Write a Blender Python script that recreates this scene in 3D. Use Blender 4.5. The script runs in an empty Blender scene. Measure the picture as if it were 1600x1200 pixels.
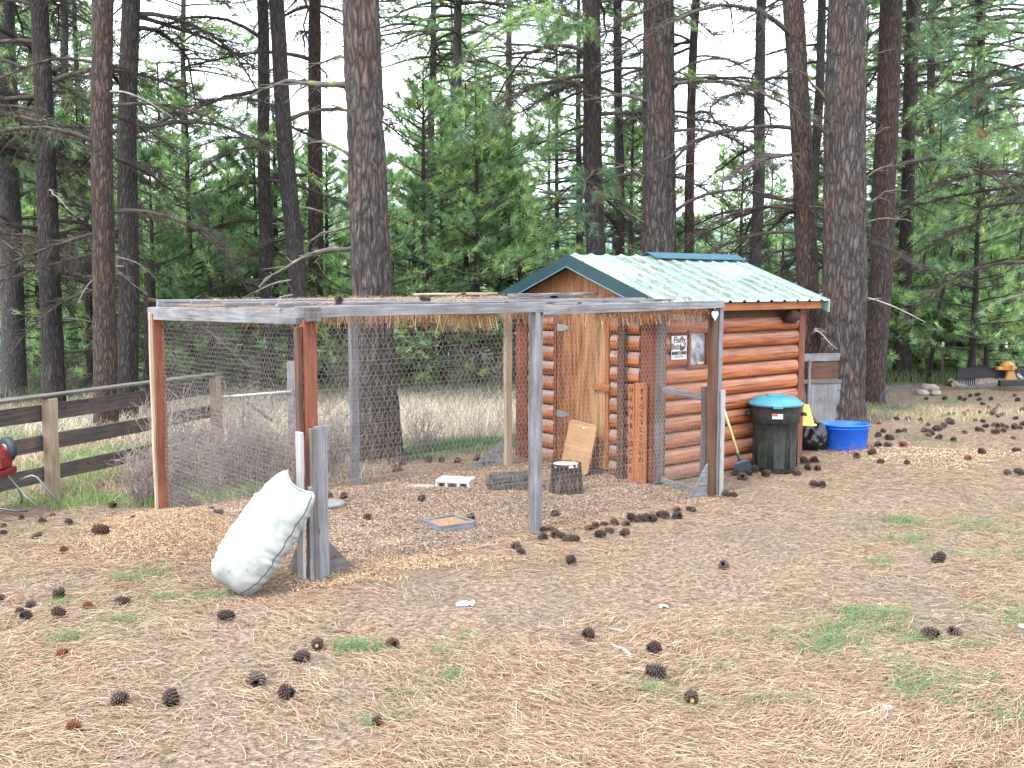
import bpy, math, random
import numpy as np
from mathutils import Vector, Matrix

random.seed(7)
rng = np.random.default_rng(11)
C = bpy.context.scene.collection
SC = bpy.context.scene
R = math.radians

# ------------------------------------------------------------------ camera, world, sun, exposure
EYE = 1.93
PITCH = math.atan(155 / 1600)
cam = bpy.data.objects.new('camera', bpy.data.cameras.new('camera'))
C.objects.link(cam)
cam.location = (0, 0, EYE)
cam.rotation_euler = (math.pi / 2 - PITCH, 0, 0)
cam.data.sensor_width = 36
cam.data.lens = 36
cam.data.clip_start = 0.05
cam.data.clip_end = 3000
SC.camera = cam
SC.render.resolution_x = 1024
SC.render.resolution_y = 768

world = bpy.data.worlds.new('World')
SC.world = world
world.use_nodes = True
wn, wl = world.node_tree.nodes, world.node_tree.links
wn.clear()
out = wn.new('ShaderNodeOutputWorld')
bg = wn.new('ShaderNodeBackground')
sky = wn.new('ShaderNodeTexSky')
sky.sky_type = 'NISHITA'
sky.sun_disc = False
sky.sun_elevation = R(52)
sky.sun_rotation = R(-140)
sky.air_density = 1.0
sky.dust_density = 2.0
wco = wn.new('ShaderNodeTexCoord')
wno = wn.new('ShaderNodeTexNoise')
wno.inputs['Scale'].default_value = 2.2
wno.inputs['Detail'].default_value = 5
wra = wn.new('ShaderNodeMapRange')
wra.inputs[1].default_value = 0.3
wra.inputs[2].default_value = 0.7
wra.inputs[3].default_value = 0.72
wra.inputs[4].default_value = 0.98
wmx = wn.new('ShaderNodeMix')
wmx.data_type = 'RGBA'
wmx.inputs[7].default_value = (9.6, 10.1, 10.8, 1)      # the overcast cloud layer over the clear sky
wl.new(wco.outputs['Generated'], wno.inputs['Vector'])
wl.new(wno.outputs['Fac'], wra.inputs[0])
wl.new(wra.outputs[0], wmx.inputs[0])
wl.new(sky.outputs[0], wmx.inputs[6])
wl.new(wmx.outputs[2], bg.inputs['Color'])
bg.inputs['Strength'].default_value = 0.13
wl.new(bg.outputs[0], out.inputs[0])

sun = bpy.data.objects.new('sun', bpy.data.lights.new('sun', 'SUN'))
C.objects.link(sun)
sun.data.energy = 1.5
sun.data.angle = R(12)
sun.data.color = (1, 0.96, 0.9)
sun.rotation_euler = Vector((0.45, 0.55, -0.95)).to_track_quat('-Z', 'Y').to_euler()

SC.view_settings.view_transform = 'Standard'
SC.view_settings.look = 'None'
SC.view_settings.gamma = 1
SC.view_settings.use_curve_mapping = False
SC.view_settings.exposure = 1.74

# ------------------------------------------------------------------ measuring helpers
cp, sp = math.cos(PITCH), math.sin(PITCH)
def ray(u, v):
    a = (u - 800) / 1600; b = (600 - v) / 1600
    return (a, cp + b * sp, -sp + b * cp)
def G(u, v, z=0.0):
    r = ray(u, v); t = (z - EYE) / r[2]
    return r[0] * t, r[1] * t
def AT(u, v, Y):
    r = ray(u, v); t = Y / r[1]
    return Vector((r[0] * t, Y, EYE + r[2] * t))
TH = R(50)
D1 = np.array([math.sin(TH), math.cos(TH)])
D2 = np.array([-math.cos(TH), math.sin(TH)])
A0 = np.array(G(490, 903))
ROTZ = R(40)
def LW(x, y):
    p = A0 + x * D1 + y * D2
    return float(p[0]), float(p[1])
def WL(x, y):
    dx, dy = x - A0[0], y - A0[1]
    return dx * D1[0] + dy * D1[1], dx * D2[0] + dy * D2[1]

# ------------------------------------------------------------------ noise
def _h(ix, iy, iz):
    n = (ix * 374761393 + iy * 668265263 + iz * 2147483647 + 1013904223) & 0xFFFFFFFF
    n = ((n ^ (n >> 13)) * 1274126177) & 0xFFFFFFFF
    return ((n ^ (n >> 16)) & 0xFFFF) / 65535.0
def vnoise(x, y, z=0.0):
    x, y, z = np.broadcast_arrays(np.asarray(x, float), np.asarray(y, float), np.asarray(z, float))
    ix, iy, iz = np.floor(x).astype(np.int64), np.floor(y).astype(np.int64), np.floor(z).astype(np.int64)
    fx, fy, fz = x - ix, y - iy, z - iz
    fx, fy, fz = [f * f * (3 - 2 * f) for f in (fx, fy, fz)]
    r = 0
    for a in (0, 1):
        for b in (0, 1):
            for c in (0, 1):
                w = (fx if a else 1 - fx) * (fy if b else 1 - fy) * (fz if c else 1 - fz)
                r = r + w * _h(ix + a, iy + b, iz + c)
    return r * 2 - 1
def fbm(x, y, z=0.0, o=4):
    r, a = 0, 1.0
    for i in range(o):
        r = r + a * vnoise(np.asarray(x) * 2 ** i + 17 * i, np.asarray(y) * 2 ** i + 5 * i, np.asarray(z) * 2 ** i + 9 * i)
        a *= 0.5
    return r

def ground_h(x, y):
    x = np.asarray(x, float); y = np.asarray(y, float)
    h = 0.018 * fbm(x * 1.3, y * 1.3, 0, 4) + 0.012 * fbm(x * 5, y * 5, 3, 2)
    lx = (x - A0[0]) * D1[0] + (y - A0[1]) * D1[1]
    ly = (x - A0[0]) * D2[0] + (y - A0[1]) * D2[1]
    # flatten where things stand
    near = np.exp(-((lx - 4) ** 2 / 12 + (ly - 1.2) ** 2 / 5))
    h = h * (1 - 0.6 * near)
    # shavings heap left of the front post, against the run's short side
    mx, my = G(290, 838)
    dx, dy = x - mx, y - my
    h = h + 0.16 * np.exp(-((dx * 0.85 + dy * 0.5) ** 2 / 0.22 + (dx * -0.5 + dy * 0.85) ** 2 / 0.55))
    # gentle fall of the land behind the yard
    far = np.clip(y - 19, 0, None)
    h = h - 0.045 * far + 0.25 * np.clip(far / 20, 0, 1) * fbm(x * .12, y * .12, 8, 3)
    # slight rise to the right
    h = h + np.clip((x - 6) * 0.012, 0, 0.5) * np.clip((y - 12) / 8, 0, 1)
    return h
def gz(x, y): return float(ground_h(x, y))

# ------------------------------------------------------------------ mesh helpers
def mesh_np(name, V, F, mats, col=None, smooth=False, fm=None):
    V = np.asarray(V, np.float32); F = np.asarray(F, np.int32)
    me = bpy.data.meshes.new(name)
    k = F.shape[1]
    me.vertices.add(len(V)); me.vertices.foreach_set('co', V.ravel())
    me.loops.add(F.size); me.loops.foreach_set('vertex_index', F.ravel())
    me.polygons.add(len(F))
    me.polygons.foreach_set('loop_start', np.arange(0, F.size, k, dtype=np.int32))
    try: me.polygons.foreach_set('loop_total', np.full(len(F), k, np.int32))
    except Exception: pass
    if smooth: me.polygons.foreach_set('use_smooth', np.ones(len(F), bool))
    for m in (mats if isinstance(mats, (list, tuple)) else [mats]): me.materials.append(m)
    if fm is not None: me.polygons.foreach_set('material_index', np.asarray(fm, np.int32))
    me.update(calc_edges=True)
    if col is not None:
        at = me.color_attributes.new('tint', 'FLOAT_COLOR', 'POINT')
        c = np.ones((len(V), 4), np.float32); c[:, :3] = col
        at.data.foreach_set('color', c.ravel())
    return me
def link(name, me, parent=None, loc=None, bevel=0):
    o = bpy.data.objects.new(name, me); C.objects.link(o)
    if parent is not None: o.parent = parent
    if loc is not None: o.location = loc
    if bevel:
        b = o.modifiers.new('bevel', 'BEVEL'); b.width = bevel; b.segments = 1; b.limit_method = 'ANGLE'
    return o
def tag(o, label=None, cat=None, group=None, kind=None):
    if label: o['label'] = label
    if cat: o['category'] = cat
    if group: o['group'] = group
    if kind: o['kind'] = kind
    return o
def thing(name, label, cat, loc=(0, 0, 0), rz=0, group=None):
    o = bpy.data.objects.new(name, None); C.objects.link(o)
    o.empty_display_size = 0.2
    o.location = loc; o.rotation_euler = (0, 0, rz)
    return tag(o, label, cat, group)
def dup(root, loc, rz=0, sc=1, label=None, cat=None, group=None, rot=None):
    c = root.copy(); C.objects.link(c); c.location = loc
    c.rotation_euler = rot if rot is not None else (0, 0, rz)
    c.scale = (sc, sc, sc) if not isinstance(sc, tuple) else sc
    tag(c, label, cat, group)
    for ch in root.children:
        d = ch.copy(); C.objects.link(d); d.parent = c
        for g in ch.children:
            e = g.copy(); C.objects.link(e); e.parent = d
    return c

class MB:
    def __init__(s): s.v = []; s.f = []; s.m = []; s.sm = []
    def add(s, vs, fs, m=0, smooth=False):
        n = len(s.v); s.v += [tuple(p) for p in vs]
        for f in fs: s.f.append([i + n for i in f]); s.m.append(m); s.sm.append(smooth)
    def box(s, x0, x1, y0, y1, z0, z1, m=0):
        vs = [(x, y, z) for z in (z0, z1) for y in (y0, y1) for x in (x0, x1)]
        s.add(vs, [(0, 2, 3, 1), (4, 5, 7, 6), (0, 1, 5, 4), (2, 6, 7, 3), (0, 4, 6, 2), (1, 3, 7, 5)], m)
    def beam(s, a, b, w, h, up=(0, 0, 1), n=6, jit=0.0015, m=0):
        a, b = Vector(a), Vector(b); t = (b - a).normalized()
        sd = t.cross(Vector(up)); sd = sd.normalized() if sd.length > 1e-4 else Vector((1, 0, 0))
        u = sd.cross(t).normalized()
        vs, fs = [], []
        bow = random.uniform(-1, 1) * jit * 2
        for i in range(n + 1):
            k = i / n; p = a.lerp(b, k) + sd * bow * math.sin(math.pi * k)
            for (x, y) in ((-1, -1), (1, -1), (1, 1), (-1, 1)):
                vs.append(p + sd * (x * w / 2 + random.uniform(-jit, jit)) + u * (y * h / 2 + random.uniform(-jit, jit)))
        for i in range(n):
            for j in range(4):
                fs.append((i * 4 + j, i * 4 + (j + 1) % 4, i * 4 + 4 + (j + 1) % 4, i * 4 + 4 + j))
        fs.append((3, 2, 1, 0)); e = n * 4; fs.append((e, e + 1, e + 2, e + 3))
        s.add(vs, fs, m)
    def prism(s, poly, ax, d0, d1, m=0):
        # poly: list of 2-D points in the plane across axis ax
        def P(p, d):
            return {'x': (d, p[0], p[1]), 'y': (p[0], d, p[1]), 'z': (p[0], p[1], d)}[ax]
        n = len(poly); vs = [P(p, d0) for p in poly] + [P(p, d1) for p in poly]
        fs = [tuple(range(n))[::-1], tuple(range(n, 2 * n))] + [(i, (i + 1) % n, n + (i + 1) % n, n + i) for i in range(n)]
        s.add(vs, fs, m)
    def tube(s, pts, r, k=8, m=0, cap=True, smooth=True):
        pts = [Vector(p) for p in pts]; n = len(pts)
        rr = r if isinstance(r, (list, tuple)) else [r] * n
        vs, fs = [], []
        pu = None
        for i, p in enumerate(pts):
            t = (pts[min(i + 1, n - 1)] - pts[max(i - 1, 0)]).normalized()
            if pu is None: pu = Vector((0, 0, 1)) if abs(t.z) < 0.9 else Vector((1, 0, 0))
            sd = t.cross(pu).normalized(); pu = sd.cross(t).normalized()
            for j in range(k):
                a = 2 * math.pi * j / k
                vs.append(p + (sd * math.cos(a) + pu * math.sin(a)) * rr[i])
        for i in range(n - 1):
            for j in range(k):
                fs.append((i * k + j, i * k + (j + 1) % k, (i + 1) * k + (j + 1) % k, (i + 1) * k + j))
        s.add(vs, fs, m, smooth)
        if cap:
            nn = len(s.v) - n * k
            s.f.append([nn + j for j in range(k)][::-1]); s.m.append(m); s.sm.append(False)
            s.f.append([nn + (n - 1) * k + j for j in range(k)]); s.m.append(m); s.sm.append(False)
    def lathe(s, prof, k=32, cx=0, cy=0, m=0, ex=1, ey=1, smooth=True):
        vs, fs = [], []
        for (r, z) in prof:
            for j in range(k):
                a = 2 * math.pi * j / k
                vs.append((cx + r * ex * math.cos(a), cy + r * ey * math.sin(a), z))
        for i in range(len(prof) - 1):
            for j in range(k):
                fs.append((i * k + j, i * k + (j + 1) % k, (i + 1) * k + (j + 1) % k, (i + 1) * k + j))
        s.add(vs, fs, m, smooth)
    def build(s, name, mats, parent=None, loc=None, bevel=0):
        me = bpy.data.meshes.new(name)
        me.from_pydata(s.v, [], s.f)
        for m in (mats if isinstance(mats, (list, tuple)) else [mats]): me.materials.append(m)
        me.polygons.foreach_set('material_index', s.m)
        me.polygons.foreach_set('use_smooth', s.sm)
        me.update()
        return link(name, me, parent, loc, bevel)

def tubes(P, Rr, k=3):
    """P (T,n,3), Rr (T,n) -> V,F for T tapering tubes"""
    T, n, _ = P.shape
    t = np.gradient(P, axis=1); t /= np.linalg.norm(t, axis=2, keepdims=True) + 1e-9
    up = np.zeros_like(t); up[..., 2] = 1
    bad = np.abs(t[..., 2]) > 0.93
    up[bad] = (1, 0, 0)
    s = np.cross(t, up); s /= np.linalg.norm(s, axis=2, keepdims=True) + 1e-9
    u = np.cross(s, t)
    a = np.arange(k) * 2 * math.pi / k
    V = P[:, :, None, :] + (s[:, :, None, :] * np.cos(a)[None, None, :, None] + u[:, :, None, :] * np.sin(a)[None, None, :, None]) * Rr[:, :, None, None]
    V = V.reshape(-1, 3)
    b = (np.arange(T) * n * k)[:, None, None]
    i = (np.arange(n - 1) * k)[None, :, None]
    j = np.arange(k)[None, None, :]; j2 = (j + 1) % k
    F = np.stack([b + i + j, b + i + j2, b + i + k + j2, b + i + k + j], -1).reshape(-1, 4)
    return V, F

# ------------------------------------------------------------------ materials
def newmat(name):
    m = bpy.data.materials.new(name); m.use_nodes = True
    n, l = m.node_tree.nodes, m.node_tree.links
    return m, n, l, n['Principled BSDF']
def ramp(n, stops):
    r = n.new('ShaderNodeValToRGB'); e = r.color_ramp.elements
    while len(e) > 1: e.remove(e[-1])
    e[0].position = stops[0][0]; e[0].color = (*stops[0][1], 1)
    for p, c in stops[1:]:
        x = e.new(p); x.color = (*c, 1)
    return r
def noise_node(n, l, vec, scale, detail=4, rough=0.55):
    t = n.new('ShaderNodeTexNoise'); t.inputs['Scale'].default_value = scale
    t.inputs['Detail'].default_value = detail; t.inputs['Roughness'].default_value = rough
    l.new(vec, t.inputs['Vector']); return t
def mapping(n, l, sc, src='Object'):
    tc = n.new('ShaderNodeTexCoord'); mp = n.new('ShaderNodeMapping')
    mp.inputs['Scale'].default_value = sc
    l.new(tc.outputs[src], mp.inputs['Vector']); return mp.outputs[0]
def mixc(n, l, fac, a, b, mode='MIX'):
    x = n.new('ShaderNodeMix'); x.data_type = 'RGBA'; x.blend_type = mode
    for s, v in ((0, fac), (6, a), (7, b)):
        if isinstance(v, (int, float)): x.inputs[s].default_value = v
        elif isinstance(v, tuple): x.inputs[s].default_value = (*v, 1)
        else: l.new(v, x.inputs[s])
    return x.outputs[2]
def bump(n, l, h, strength, dist, bsdf):
    b = n.new('ShaderNodeBump'); b.inputs['Strength'].default_value = strength; b.inputs['Distance'].default_value = dist
    l.new(h, b.inputs['Height']); l.new(b.outputs[0], bsdf.inputs['Normal'])
KA = .76      # real albedos are lower than they look in the bright exposure
def K(c): return tuple(x * KA for x in c)
_wc = {}
def wood(kind, ax='x'):
    key = (kind, ax)
    if key in _wc: return _wc[key]
    pal = {'grey': [(.075, .070, .072), (.19, .19, .205), (.33, .335, .36)],
           'red': [(.075, .022, .011), (.20, .058, .028), (.29, .11, .06)],
           'darkgrey': [(.05, .045, .045), (.12, .105, .10), (.22, .19, .18)],
           'post': [(.20, .14, .09), (.36, .27, .19), (.46, .37, .28)],
           'pale': [(.28, .21, .13), (.44, .35, .24), (.55, .45, .33)],
           'orange': [(.22, .06, .018), (.42, .14, .045), (.52, .21, .08)],
           'plywood': [(.28, .14, .06), (.46, .27, .13), (.56, .37, .21)],
           'gable': [(.22, .09, .04), (.42, .20, .10), (.55, .31, .18)],
           'fence': [(.028, .022, .022), (.10, .085, .082), (.26, .13, .075)],
           'white': [(.20, .19, .18), (.36, .36, .36), (.44, .44, .44)],
           'brown': [(.035, .018, .012), (.10, .045, .025), (.17, .08, .045)]}[kind]
    pal = [K(c) for c in pal]
    m, n, l, b = newmat('wood_' + kind)
    s = {'x': (1.2, 28, 28), 'y': (28, 1.2, 28), 'z': (28, 28, 1.2)}[ax]
    v = mapping(n, l, s)
    g = noise_node(n, l, v, 2.2, 6, 0.65)
    g2 = noise_node(n, l, mapping(n, l, (1.6, 1.6, 1.6)), 2.5, 4)
    mx = mixc(n, l, 0.35, g.outputs['Fac'], g2.outputs['Fac'])
    r = ramp(n, [(.33, pal[0]), (.5, pal[1]), (.68, pal[2])])
    l.new(mx, r.inputs[0])
    # knots
    vo = n.new('ShaderNodeTexVoronoi'); vo.inputs['Scale'].default_value = 5
    l.new(mapping(n, l, {'x': (.7, 1.6, 1.6), 'y': (1.6, .7, 1.6), 'z': (1.6, 1.6, .7)}[ax]), vo.inputs['Vector'])
    kr = n.new('ShaderNodeMapRange'); kr.inputs[1].default_value = .05; kr.inputs[2].default_value = .11
    kr.inputs[3].default_value = .75; kr.inputs[4].default_value = 0
    l.new(vo.outputs['Distance'], kr.inputs[0])
    c = mixc(n, l, kr.outputs[0], r.outputs[0], tuple(x * .6 for x in pal[0]))
    l.new(c, b.inputs['Base Color'])
    b.inputs['Roughness'].default_value = .75 if kind != 'white' else .5
    bump(n, l, g.outputs['Fac'], .5, .006, b)
    _wc[key] = m; return m
def plain(name, col, rough=.5, metal=0, var=.15, scale=6, bmp=0, coat=0):
    col = K(col)
    m, n, l, b = newmat(name)
    t = noise_node(n, l, mapping(n, l, (1, 1, 1)), scale, 5)
    r = ramp(n, [(.3, tuple(c * (1 - var) for c in col)), (.7, tuple(min(1, c * (1 + var)) for c in col))])
    l.new(t.outputs['Fac'], r.inputs[0]); l.new(r.outputs[0], b.inputs['Base Color'])
    b.inputs['Roughness'].default_value = rough; b.inputs['Metallic'].default_value = metal
    if coat: b.inputs['Coat Weight'].default_value = coat
    if bmp: bump(n, l, t.outputs['Fac'], bmp, .01, b)
    return m
def tinted(name, rough=.8, trans=0.0, mul=(1, 1, 1)):
    m, n, l, b = newmat(name)
    a = n.new('ShaderNodeAttribute'); a.attribute_name = 'tint'
    oi = n.new('ShaderNodeObjectInfo')
    rr = ramp(n, [(0, (.88, .92, .95)), (1, (1.0, 1.0, 1.0))]); l.new(oi.outputs['Random'], rr.inputs[0])
    c = mixc(n, l, 1.0, a.outputs['Color'], rr.outputs[0], 'MULTIPLY')
    c = mixc(n, l, 1.0, c, tuple(mul), 'MULTIPLY')
    l.new(c, b.inputs['Base Color']); b.inputs['Roughness'].default_value = rough
    if trans:
        tr = n.new('ShaderNodeBsdfTranslucent'); l.new(c, tr.inputs['Color'])
        ms = n.new('ShaderNodeMixShader'); ms.inputs[0].default_value = trans
        l.new(b.outputs[0], ms.inputs[1]); l.new(tr.outputs[0], ms.inputs[2])
        l.new(ms.outputs[0], n['Material Output'].inputs['Surface'])
    return m
def bark(name, plate, plate2, fis, warm, warm_amt, sc=1.0):
    plate, plate2, fis, warm = [tuple(x * .64 for x in c) for c in (plate, plate2, fis, warm)]
    m, n, l, b = newmat(name)
    v = mapping(n, l, (1, 1, .22))
    wn_ = noise_node(n, l, v, 9 * sc, 3)
    vv = mixc(n, l, .11, v, wn_.outputs['Color'])
    vo = n.new('ShaderNodeTexVoronoi'); vo.feature = 'DISTANCE_TO_EDGE'; vo.inputs['Scale'].default_value = 21 * sc
    l.new(vv, vo.inputs['Vector'])
    fr = ramp(n, [(0.0, (0, 0, 0)), (.12, (.45, .45, .45)), (.34, (1, 1, 1))]); l.new(vo.outputs['Distance'], fr.inputs[0])
    fine = noise_node(n, l, mapping(n, l, (1, 1, .3)), 48 * sc, 6, .75)
    big = noise_node(n, l, mapping(n, l, (1, 1, .35)), 3.2, 4)
    pr = ramp(n, [(.35, plate), (.62, plate2)]); l.new(fine.outputs['Fac'], pr.inputs[0])
    wr = ramp(n, [(.5, (0, 0, 0)), (.66, (warm_amt,) * 3)]); l.new(big.outputs['Fac'], wr.inputs[0])
    c = mixc(n, l, wr.outputs[0], pr.outputs[0], warm)
    c = mixc(n, l, fr.outputs[0], fis, c)
    oi = n.new('ShaderNodeObjectInfo')
    orr = ramp(n, [(0, (.85, .85, .9)), (1, (1.0, .97, .93))]); l.new(oi.outputs['Random'], orr.inputs[0])
    c = mixc(n, l, 1.0, c, orr.outputs[0], 'MULTIPLY')
    l.new(c, b.inputs['Base Color']); b.inputs['Roughness'].default_value = .9
    hh = mixc(n, l, .35, fr.outputs[0], fine.outputs['Fac'])
    bump(n, l, hh, .9, .02, b)
    return m
BARK_GREY = bark('bark_grey', (.052, .042, .041), (.19, .160, .155), (.022, .018, .018), (.24, .11, .065), .55)
BARK_DARK = bark('bark_dark', (.05, .04, .04), (.13, .11, .112), (.014, .012, .012), (.12, .045, .025), .45, 1.3)
BARK_RED = bark('bark_red', (.075, .05, .043), (.17, .118, .10), (.018, .012, .010), (.20, .075, .04), .5, 1.3)
BARK_FAR = bark('bark_far', (.10, .09, .095), (.17, .155, .16), (.05, .045, .05), (.14, .09, .07), .4, 1.5)
TWIG = plain('dead_twig', (.085, .070, .062), .9, var=.4, scale=3)
TWIG_PALE = plain('pale_dead_twig', (.30, .28, .27), .9, var=.3, scale=3)
def mossy():
    m, n, l, b = newmat('mossy_branch')
    t = noise_node(n, l, mapping(n, l, (1, 1, 1)), 9, 6, .7)
    r = ramp(n, [(.46, (.075, .066, .062)), (.58, (.11, .105, .07)), (.66, (.19, .20, .035))])
    l.new(t.outputs['Fac'], r.inputs[0]); l.new(r.outputs[0], b.inputs['Base Color']); b.inputs['Roughness'].default_value = .9
    bump(n, l, t.outputs['Fac'], .6, .02, b)
    return m
MOSSY = mossy()
FOL = tinted('pine_foliage', .55, .48)
STRAW = tinted('dry_litter', .85, .12, (.78, .73, .68))
WIRE = plain('galvanised_wire', (.36, .33, .31), .5, .35, var=.2, scale=20)

def ground_mat():
    m, n, l, b = newmat('forest_floor')
    v = mapping(n, l, (1, 1, 1))
    n1 = noise_node(n, l, v, .55, 5, .6)
    n2 = noise_node(n, l, v, 26, 6, .75)
    n3 = noise_node(n, l, v, 150, 3, .7)
    n4 = noise_node(n, l, mapping(n, l, (1, 3.2, 1)), 34, 5, .8)
    a = ramp(n, [(.38, (.030, .020, .014)), (.47, (.12, .080, .054)), (.54, (.27, .19, .13)), (.66, (.47, .36, .26))])
    l.new(mixc(n, l, .5, n2.outputs['Fac'], n4.outputs['Fac']), a.inputs[0])
    soil = ramp(n, [(.3, (.035, .028, .022)), (.55, (.12, .098, .075)), (.75, (.33, .29, .24))]); l.new(n3.outputs['Fac'], soil.inputs[0])
    f = ramp(n, [(.48, (0, 0, 0)), (.66, (.7, .7, .7))]); l.new(n1.outputs['Fac'], f.inputs[0])
    c = mixc(n, l, f.outputs[0], a.outputs[0], soil.outputs[0])
    # distance part: beyond the yard the floor is dry grass and duff
    sep = n.new('ShaderNodeSeparateXYZ'); l.new(v, sep.inputs[0])
    fr = n.new('ShaderNodeMapRange'); fr.inputs[1].default_value = 13.5; fr.inputs[2].default_value = 16.5
    mxx = n.new('ShaderNodeMath'); mxx.operation = 'SUBTRACT'; mxx.inputs[1].default_value = 2.5; l.new(sep.outputs[0], mxx.inputs[0])
    mx0 = n.new('ShaderNodeMath'); mx0.operation = 'MAXIMUM'; mx0.inputs[1].default_value = 0; l.new(mxx.outputs[0], mx0.inputs[0])
    sb = n.new('ShaderNodeMath'); sb.operation = 'SUBTRACT'; l.new(sep.outputs[1], sb.inputs[0]); l.new(mx0.outputs[0], sb.inputs[1]); l.new(sb.outputs[0], fr.inputs[0])
    duff = ramp(n, [(.3, (.05, .055, .03)), (.6, (.13, .12, .075)), (.8, (.22, .20, .15))]); l.new(n2.outputs['Fac'], duff.inputs[0])
    c = mixc(n, l, fr.outputs[0], c, duff.outputs[0])
    l.new(c, b.inputs['Base Color']); b.inputs['Roughness'].default_value = .95
    bump(n, l, mixc(n, l, .5, n2.outputs['Fac'], n3.outputs['Fac']), .8, .03, b)
    return m
GROUND = ground_mat()

# ================================================================== LARGE STRUCTURE
# ------------------------------------------------------------------ ground
def axis(lo, hi, step, far_lo, far_hi, g=1.22):
    mid = list(np.arange(lo, hi + 1e-6, step))
    a, s = [], step
    x = lo
    while x > far_lo: s *= g; x -= s; a.append(x)
    b_, s = [], step
    x = hi
    while x < far_hi: s *= g; x += s; b_.append(x)
    return np.array(a[::-1] + mid + b_)
gx = axis(-9, 12, .07, -900, 900)
gy = axis(2.6, 19, .07, -60, 1500)
X, Y = np.meshgrid(gx, gy)
Z = ground_h(X, Y)
Z = np.where(Y > 60, np.maximum(Z, -3 + 0 * Z), Z)
nx, ny = len(gx), len(gy)
idx = np.arange(nx * ny).reshape(ny, nx)
F = np.stack([idx[:-1, :-1], idx[:-1, 1:], idx[1:, 1:], idx[1:, :-1]], -1).reshape(-1, 4)
gm = mesh_np('ground', np.stack([X, Y, Z], -1).reshape(-1, 3), F, GROUND, smooth=True)
tag(link('ground', gm), 'needle covered forest yard ground', kind='structure')
del X, Y, Z, F

# distant wooded hill
def hill():
    xs = np.linspace(-700, 700, 260); ys = np.linspace(330, 900, 60)
    X, Y = np.meshgrid(xs, ys)
    t = np.clip((Y - 330) / 350, 0, 1)
    Z = -6 + (52 + 16 * fbm(X * .006, Y * .006, 2, 3)) * np.sin(t * math.pi / 2) + 3.0 * vnoise(X * .35, Y * .35, 4)
    idx = np.arange(X.size).reshape(X.shape)
    F = np.stack([idx[:-1, :-1], idx[:-1, 1:], idx[1:, 1:], idx[1:, :-1]], -1).reshape(-1, 4)
    m, n, l, b = newmat('hill_forest')
    t1 = noise_node(n, l, mapping(n, l, (1, 1, 1)), .22, 5)
    r = ramp(n, [(.35, (.07, .13, .12)), (.65, (.16, .25, .23))]); l.new(t1.outputs['Fac'], r.inputs[0])  # forest green paled towards blue, distance haze put into the colour
    l.new(r.outputs[0], b.inputs['Base Color']); b.inputs['Roughness'].default_value = 1
    tag(link('distant_hill', mesh_np('distant_hill', np.stack([X, Y, Z], -1).reshape(-1, 3), F, m)), 'wooded hill far behind the pines', kind='structure')
hill()

# ------------------------------------------------------------------ pine crowns, dead branches
def unit(a): return a / (np.linalg.norm(a, axis=-1, keepdims=True) + 1e-9)
def needle_tris(Cn, Dn, m, ln, w, spread, tint, r):
    """Cn (T,3) tuft centres, Dn (T,3) axis; m needles each -> V,F,col"""
    T = len(Cn)
    d = Dn[:, None, :] + spread * r.normal(size=(T, m, 3))
    d = unit(d)
    L = ln * r.uniform(.65, 1.1, (T, m, 1))
    s = unit(np.cross(d, r.normal(size=(T, m, 3))))
    base = Cn[:, None, :] + Dn[:, None, :] * r.uniform(-.07, .03, (T, m, 1))
    tip = base + d * L; tip[..., 2] -= .12 * L[..., 0] * r.uniform(0, 1, (T, m))
    V = np.stack([base - s * w / 2, base + s * w / 2, tip], 2).reshape(-1, 3)
    F = np.arange(len(V)).reshape(-1, 3)
    c = np.repeat(tint[:, None, :], m, 1) * r.uniform(.75, 1.25, (T, m, 1))
    c = np.repeat(c[:, :, None, :], 3, 2).reshape(-1, 3)
    return V, F, c
def quads_to_tris(F): return np.concatenate([F[:, [0, 1, 2]], F[:, [0, 2, 3]]])
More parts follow.
